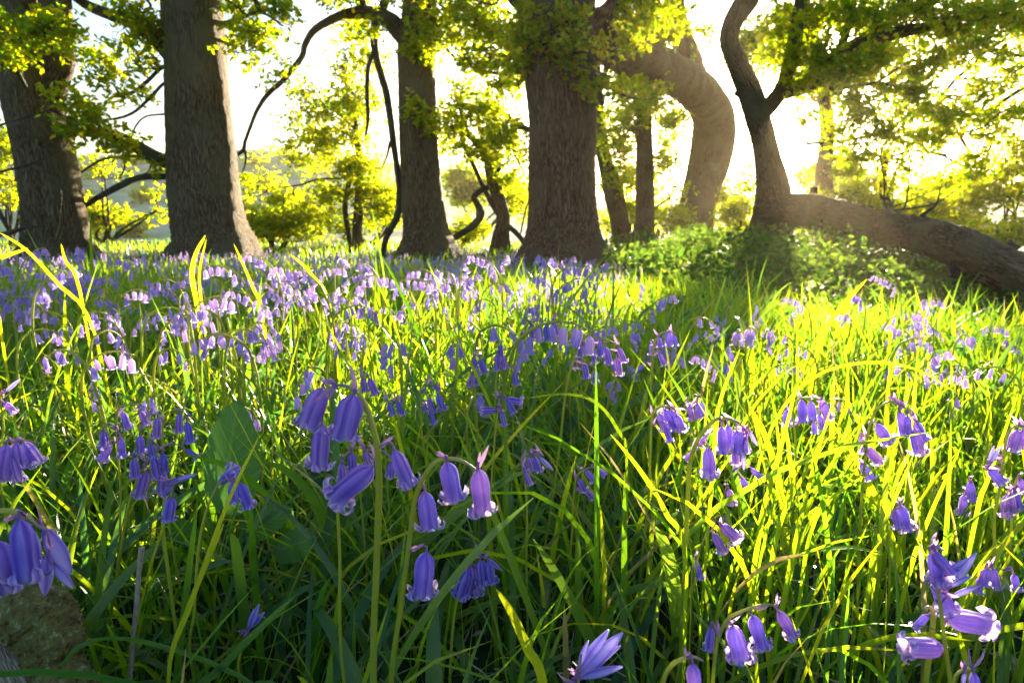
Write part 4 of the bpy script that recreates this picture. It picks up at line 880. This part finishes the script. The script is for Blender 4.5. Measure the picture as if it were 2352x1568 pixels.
ZONES = [
  # px range, distance range, count, label, group
  ((-100, 420), (.90, 1.55), 58, 'pink lit bluebell in the sunlit drift in front of the two grey left oaks', 'bluebells in the sunlit drift before the grey oaks'),
  ((420, 900), (.92, 1.65), 60, 'lilac bluebell in the bright drift right of the straight grey oak', 'bluebells in the bright drift left of centre'),
  ((900, 1380), (1.05, 1.9), 44, 'pale pink bluebell in the drift before the massive reddish oak', 'bluebells in the drift before the reddish oak'),
  ((1280, 1700), (.80, 1.25), 22, 'violet bluebell in the shadow strip running towards the sun', 'bluebells in the shadow strip'),
  ((1700, 2450), (.72, 1.5), 38, 'lilac bluebell scattered in the sunlit grass under the low bough', 'bluebells in the sunlit right grass'),
  ((100, 1150), (.66, .92), 14, 'violet bluebell standing at the near shaded edge of the sunlit drift', 'bluebells at the shaded edge of the drift'),
]
first = {}
used = 0
for (x0, x1), (d0, d1), cnt, lab, grp in ZONES:
    k = 0; sc_ = (.62, .86) if x0 > 1200 else (.80, 1.06)
    while k < cnt:
        y = math.sqrt(g5.uniform(d0 ** 2, d1 ** 2)); x = (g5.uniform(x0, x1) - 1176) / F * y
        if tuft_noise(x, y, .8, 4) < g5.uniform(0, .6): continue
        k += 1
        copy_plant(protos[int(g5.integers(6))], (x, y, float(gz(x, y))), g5.uniform(0, 6.283), g5.uniform(*sc_), lab, grp)
for p_ in protos:
    for ch in list(p_.children): bpy.data.objects.remove(ch)
    bpy.data.objects.remove(p_)

# the drift beyond, too many to count: one mesh of small whole plants
def far_plants():
    g = np.random.default_rng(606); mbp, mbs = MB(), MB()
    N = 2500
    x, y = scatter(N, 1.5, 8.5, g, .95)
    k = (tuft_noise(x, y, .45, 7) > g.uniform(0, .9, N)) & ((pxof(x, y) < 1480) | (y < 1.9)) & ~((pxof(x, y) < -300))
    x, y = x[k], y[k]; n = len(x)
    h = g.uniform(.13, .24, n); B = np.stack([x, y, gz(x, y)], -1); az = g.uniform(0, 6.283, n)
    blades(mbs, B, h, np.full(n, .0028), az, np.full(n, .03), g.uniform(.5, 1.4, n), 4, twist=0.0, g=g, power=4)
    # low detail bell: six-sided, 4 rings
    rr = np.array([.04, .2, .22, .38]); zz = np.array([0, -.2, -.75, -1.0]); s = 6
    U = np.array([[(r * math.cos(a * math.pi / 3), r * math.sin(a * math.pi / 3), z) for a in range(s)] for r, z in zip(rr, zz)]).reshape(-1, 3)
    Fb = np.array([[i * s + j, i * s + (j + 1) % s, (i + 1) * s + (j + 1) % s, (i + 1) * s + j] for i in range(3) for j in range(s)])
    nb = 6
    off = np.linspace(-.035, .01, nb)
    P = np.zeros((n, nb, 3))
    for i in range(nb):
        ra = g.uniform(.006, .02, n); aa = az + g.uniform(-1.3, 1.3, n)
        P[:, i] = B + np.stack([np.cos(aa) * ra, np.sin(aa) * ra, h * .93 + off[i]], -1)
    P = P.reshape(-1, 3); m = len(P); L = g.uniform(.014, .019, m)
    t1 = g.uniform(-.4, .4, m); t2 = g.uniform(-.4, .4, m)
    V = U[None] * L[:, None, None]
    V[..., 0] += V[..., 2] * t1[:, None]; V[..., 1] += V[..., 2] * t2[:, None]
    V += P[:, None]
    Fc = (Fb[None] + (np.arange(m) * 24)[:, None, None]).reshape(-1, 4)
    mbp.add(V.reshape(-1, 3), Fc, np.repeat(g.uniform(0, 1, m), 24), np.tile(np.repeat([0, .3, .75, 1], 6), m), .62)  # pale petal tone over each whole bell, standing in for strong sunlight
    st = mbs
    root = mbp.build('bluebell_drift', M['petal'])
    tag(root, 'distant violet blue carpet of bluebells around the tree feet', 'flowers', kind='stuff')
    so_ = st.build('stem', M['stem'], root)
far_plants()

# ------------------------------------------------------------------ single blades that stand out
def single_blade(label, pts, wpx, D, rnd=.8, mat='grass', seed=0):
    g = np.random.default_rng(seed); P = np.array([at(a, b, d if d else D) for a, b, d in [(p + (None,))[:3] for p in pts]])
    b0 = P[0]; bz = float(gz(b0[0], b0[1]))
    if b0[2] > bz: P = np.vstack([[b0[0] + (b0[0] - P[1][0]) * .4, b0[1] + .01, bz - .01], P])
    n = 18; Q = smoothpath(P, n); T = np.gradient(Q, axis=0); T /= np.linalg.norm(T, axis=1)[:, None]
    side = np.cross(T, [0.25, 1, 0]); side /= np.linalg.norm(side, axis=1)[:, None]; nv = np.cross(T, side)
    s = np.linspace(0, 1, n); prof = np.minimum(1, .5 + 1.2 * s) * np.sqrt(np.clip(1 - s ** 2.8, 0, 1)); prof[-1] = .03
    hw = (wpx / 2 / F * D * prof)[:, None]
    mb = MB(); V = np.stack([Q - side * hw - nv * hw * .35, Q, Q + side * hw - nv * hw * .35], 1)
    i, j = np.meshgrid(np.arange(n - 1), np.arange(2), indexing='ij')
    Fc = np.stack([i * 3 + j, i * 3 + j + 1, (i + 1) * 3 + j + 1, (i + 1) * 3 + j], -1).reshape(-1, 4)
    mb.add(V.reshape(-1, 3), Fc, rnd, np.repeat(s, 3), np.tile([-1, 0, 1], n))
    tag(mb.build('grass_blade', M[mat], origin=Q[0]), label, 'grass blade', 'grass blades that stand out')
single_blade('broad bright blade slanting down right in the centre, brown tipped', [(1575, 1300), (1530, 1180), (1470, 1080), (1402, 996)], 14, .42, .5)
single_blade('broad bright blade rising from the bottom edge, bent left at its tip', [(1250, 1600), (1210, 1490), (1175, 1410), (1140, 1352)], 30, .36, .8)
single_blade('short upright bright blade in the shaded centre foreground', [(1388, 1340), (1384, 1250), (1378, 1160)], 14, .50, .7)
single_blade('wide yellow blade with a kinked tip against the straight grey oak', [(455, 730), (440, 640), (448, 585), (472, 540)], 14, 1.1, .85)
single_blade('slim yellow blade crossing the kinked one', [(470, 760), (460, 680), (458, 620), (474, 548)], 8, 1.1, .9)
single_blade('straight yellow blade leaning left in the gap right of the straight oak', [(605, 740), (580, 660), (537, 560)], 9, 1.1, .85)
single_blade('long yellow blade leaning left across the drift at the far left', [(215, 760), (130, 650), (60, 575), (0, 535)], 10, 1.0, .85)
single_blade('yellow blade arched right from the left edge', [(-20, 600), (5, 590), (65, 570)], 12, 1.0, .85)
single_blade('upright yellow blade before the leaning forked oak', [(185, 680), (150, 600), (140, 560)], 10, 1.1, .85)
single_blade('leaning yellow blade before the young yellow oak', [(760, 720), (715, 630), (668, 585)], 8, 1.1, .85)
single_blade('bright blade tilted right below the low bough', [(1880, 800), (1935, 705), (1992, 640)], 12, 1.0, .85)
single_blade('long bright blade arching over right through the sunlit clump', [(1730, 1120), (1790, 950), (1880, 860), (2000, 832), (2110, 850), (2200, 905)], 8, .6, .45)
single_blade('dark green blade arching left in the shaded front left', [(700, 1700, .42), (560, 1560, .42), (330, 1475, .42), (190, 1480, .40), (115, 1568, .40)], 19, .42, .25, 'strap')
single_blade('long slanting dark blade in the front left leaves', [(430, 1620), (500, 1540), (600, 1440), (680, 1365)], 22, .42, .3, 'strap')
single_blade('pale blue green blade standing behind the dead stalk', [(205, 1620), (215, 1450), (235, 1250), (258, 1100)], 26, .5, .5, 'strap')
single_blade('bright slanting blade over the brown stemmed bluebell', [(385, 1560), (440, 1380), (520, 1160), (598, 995)], 14, .40, .7)
single_blade('bright forked blade beside the slanting one', [(385, 1560), (430, 1400), (480, 1280), (515, 1200)], 15, .41, .7)
single_blade('arched blade beneath the dense small belled bluebell', [(1440, 1070), (1420, 990), (1370, 925), (1300, 905), (1200, 915)], 9, .6, .5)
for i, (bx, by, mx, my, tx, ty) in enumerate([(1795, 1420, 1850, 1220, 1990, 1010), (1760, 1380, 1800, 1180, 1900, 1010), (1985, 1420, 2020, 1240, 2100, 1040), (1830, 1420, 1880, 1180, 2040, 1060), (2080, 1350, 2130, 1200, 2210, 1020), (1740, 1250, 1780, 1080, 1830, 890), (1640, 1040, 1655, 920, 1700, 800), (2240, 1200, 2270, 1100, 2340, 900)]):
    single_blade(['tall lit blade at the left of the bright clump', 'tall narrow lit blade leaning right in the bright clump', 'wide lit blade right of centre in the bright clump', 'lit blade fanning low across the bright clump', 'lit blade between the bright clump and the untidy bluebell',
                  'lit blade rising under the pale six belled bluebell', 'slender lit blade by the pale backlit bluebell', 'lit blade slanting at the far right'][i], [(bx, by), (mx, my), (tx, ty)], 10 + i % 3 * 2, .48, .5, seed=i)

# ------------------------------------------------------------------ dock plant, log, dead stalk
def dock_leaf(mb, base, tip, wd, g, tilt=.25):
    nv, nu = 22, 11; s = np.linspace(0, 1, nv); u = np.linspace(-1, 1, nu)
    base = np.asarray(base); tip = np.asarray(tip); d = tip - base; L = np.linalg.norm(d); d = d / L
    side = np.cross(d, [0, 1, 0]); side /= np.linalg.norm(side); nrm = np.cross(side, d)
    side = side * math.cos(tilt) + nrm * math.sin(tilt); nrm = np.cross(side, d)
    V = np.zeros((nv, nu, 3))
    prof = np.interp(s, [0, .06, .2, .45, .7, .88, .97, 1], [.06, .5, .88, 1, .84, .5, .22, .02])
    for i in range(nv):
        for j in range(nu):
            w_ = wd / 2 * prof[i] * (1 + .05 * math.sin(i * 2.1 + (j > 5)))
            z = abs(u[j]) * w_ * .22 + .05 * wd * math.sin(s[i] * 26 - abs(u[j]) * 6) * abs(u[j]) ** 1.2 * .5 + .10 * L * (s[i] - .5) ** 2
            V[i, j] = base + d * s[i] * L + side * u[j] * w_ + nrm * z
    i, j = np.meshgrid(np.arange(nv - 1), np.arange(nu - 1), indexing='ij')
    Fc = np.stack([i * nu + j, i * nu + j + 1, (i + 1) * nu + j + 1, (i + 1) * nu + j], -1).reshape(-1, 4)
    mb.add(V.reshape(-1, 3), Fc, .4, np.repeat(s, nu), np.tile(u, nv))
def mat_dock():
    m, t, o = newmat('dock_leaf'); u = attr(t, 'u'); tt = attr(t, 't')
    au = nd(t, 'ShaderNodeMath', operation='ABSOLUTE'); t.links.new(u, au.inputs[0])
    # side veins slant from the midrib towards the edge
    a = nd(t, 'ShaderNodeMath', operation='MULTIPLY_ADD'); a.inputs[1].default_value = -.28; t.links.new(au.outputs[0], a.inputs[0]); t.links.new(tt, a.inputs[2])
    fr = nd(t, 'ShaderNodeMath', operation='MULTIPLY'); fr.inputs[1].default_value = 9; t.links.new(a.outputs[0], fr.inputs[0])
    f2 = nd(t, 'ShaderNodeMath', operation='PINGPONG'); f2.inputs[1].default_value = .5; t.links.new(fr.outputs[0], f2.inputs[0])
    vein = rampnode(t, f2.outputs[0], [(0, (1, 1, 1)), (.05, (.25, .25, .25)), (.12, (0, 0, 0))]).outputs[0]
    mid = rampnode(t, au.outputs[0], [(0, (1, 1, 1)), (.045, (.6, .6, .6)), (.07, (0, 0, 0))]).outputs[0]
    v = mixc(t, 1.0, vein, mid, 'LIGHTEN')
    tc = nd(t, 'ShaderNodeTexCoord'); blotch = noise(t, 60, 4, tc.outputs['Object'])
    c = mixc(t, blotch, (.045, .12, .055), (.075, .17, .07)); c = mixc(t, v, c, (.17, .28, .10))
    b = nd(t, 'ShaderNodeBump'); b.inputs['Strength'].default_value = .5; b.inputs['Distance'].default_value = .002; b.invert = True; t.links.new(v, b.inputs['Height'])
    rgb = nd(t, 'ShaderNodeRGB'); rgb.outputs[0].default_value = (.14, .36, .04, 1)
    leafshader(t, o, c, rgb.outputs[0], .35, .38, .5, b.outputs[0]); return m
M['dock'] = mat_dock()
gd = np.random.default_rng(9)
db = at(530, 1330, .62); db[2] = float(gz(db[0], db[1]))
dock = empty('dock_plant', db, 'broad leaved dock with one large upright veined leaf in the left shade', 'plant')
for b0, t0, wd_, yb, yt, tl in [((508, 1195), (543, 922), 158, .62, .60, .18), ((560, 1230), (662, 1168), 70, .60, .55, .5), ((620, 1270), (720, 1235), 75, .58, .52, .6), ((430, 1260), (415, 1195), 70, .60, .54, -.4)]:
    mb = MB(); p0, p1 = at(*b0, yb), at(*t0, yt)
    dock_leaf(mb, p0, p1, wd_ / F * .6, gd, tl)
    tube(mb, [db, (db + p0) / 2 + [0, 0, .01], p0, p0 * .9 + p1 * .1], [.003, .0026, .0022, .0015], 7, 10, r=.4)
    mb.build('leaf', M['dock'], dock, origin=db)

lo = at(60, 1568, .42); lo[2] = float(gz(lo[0], lo[1]))
log = empty('fallen_log', lo, 'knobbly mossy log end with bare grey wood in the bottom left corner', 'log')
mb = MB()
tube(mb, [at(-170, 1330, .50), at(-70, 1395, .46), at(0, 1460, .43), at(60, 1560, .41), at(100, 1680, .40)], [.022, .023, .022, .022, .02], 40, 60, .07, seed=4, bark=True)
mb.build('bare_wood', M['bare_wood'], log, origin=lo)
mb = MB()
tube(mb, [at(30, 1400, .43), at(60, 1402, .42), at(95, 1425, .42), at(118, 1470, .415), at(125, 1530, .41), at(165, 1600, .40), at(190, 1700, .40)], [.010, .019, .0215, .019, .0165, .016, .014], 70, 110, .15, seed=8)
tube(mb, [at(-120, 1290, .48), at(-40, 1340, .46), at(20, 1370, .445), at(70, 1400, .43)], [.009, .010, .011, .010], 40, 50, .14, seed=12)
mb.build('bark', M['bark_log'], log, origin=lo)

mb = MB(); sp = at(298, 1600, .45)
tube(mb, [at(292, 1700, .45), at(299, 1568, .45), at(306, 1470, .452), at(314, 1400, .45), at(318, 1330, .45), at(326, 1257, .45)], [.0016, .0016, .0017, .0020, .0016, .0022], 9, 24, .12, seed=2)
tag(mb.build('dead_stalk', M['straw'], origin=at(292, 1700, .45)), 'thin broken dry stalk standing in the left foreground', 'stalk')
gt = MB(); g9 = np.random.default_rng(77)
for k in range(190):
    x = g9.uniform(-.6, .7); y = g9.uniform(.4, 1.0); a = g9.uniform(0, 3.14); L = g9.uniform(.04, .17)
    p = np.array([x, y, float(gz(x, y)) + g9.uniform(.01, .05)]); d = np.array([math.cos(a), math.sin(a), g9.uniform(-.2, .3)]) * L / 2
    tube(gt, [p - d, p + g9.uniform(-.006, .006, 3), p + d], [.0008, .0009, .0005], 5, 8, seed=k)
xx, yy = scatter(420, .36, 2.2, g9); leaves(gt, np.stack([xx, yy, gz(xx, yy) + g9.uniform(.01, .06, 420)], -1), .022, g9, up=1.2)
tag(gt.build('dry_litter', M['straw']), 'dry stalks and twigs lying under the grass', 'litter', kind='stuff')

# ------------------------------------------------------------------ haze
HAZE = True
if HAZE:
    mb = MB(); a, b = (-160, -45, -6), (160, 195, 16)
    V = np.array([[x, y, z] for x in (a[0], b[0]) for y in (a[1], b[1]) for z in (a[2], b[2])])
    Fc = np.array([[0, 1, 3, 2], [4, 6, 7, 5], [0, 4, 5, 1], [2, 3, 7, 6], [0, 2, 6, 4], [1, 5, 7, 3]])
    mb.add(V, Fc)
    m, t, o = newmat('haze'); pv = nd(t, 'ShaderNodeVolumePrincipled')
    pv.inputs['Color'].default_value = (1, .80, .50, 1); pv.inputs['Density'].default_value = .0008; pv.inputs['Anisotropy'].default_value = .62
    t.links.new(pv.outputs[0], o.inputs['Volume'])
    tag(mb.build('haze', m, smooth=False), 'thin warm evening haze in the air', 'haze', kind='stuff')
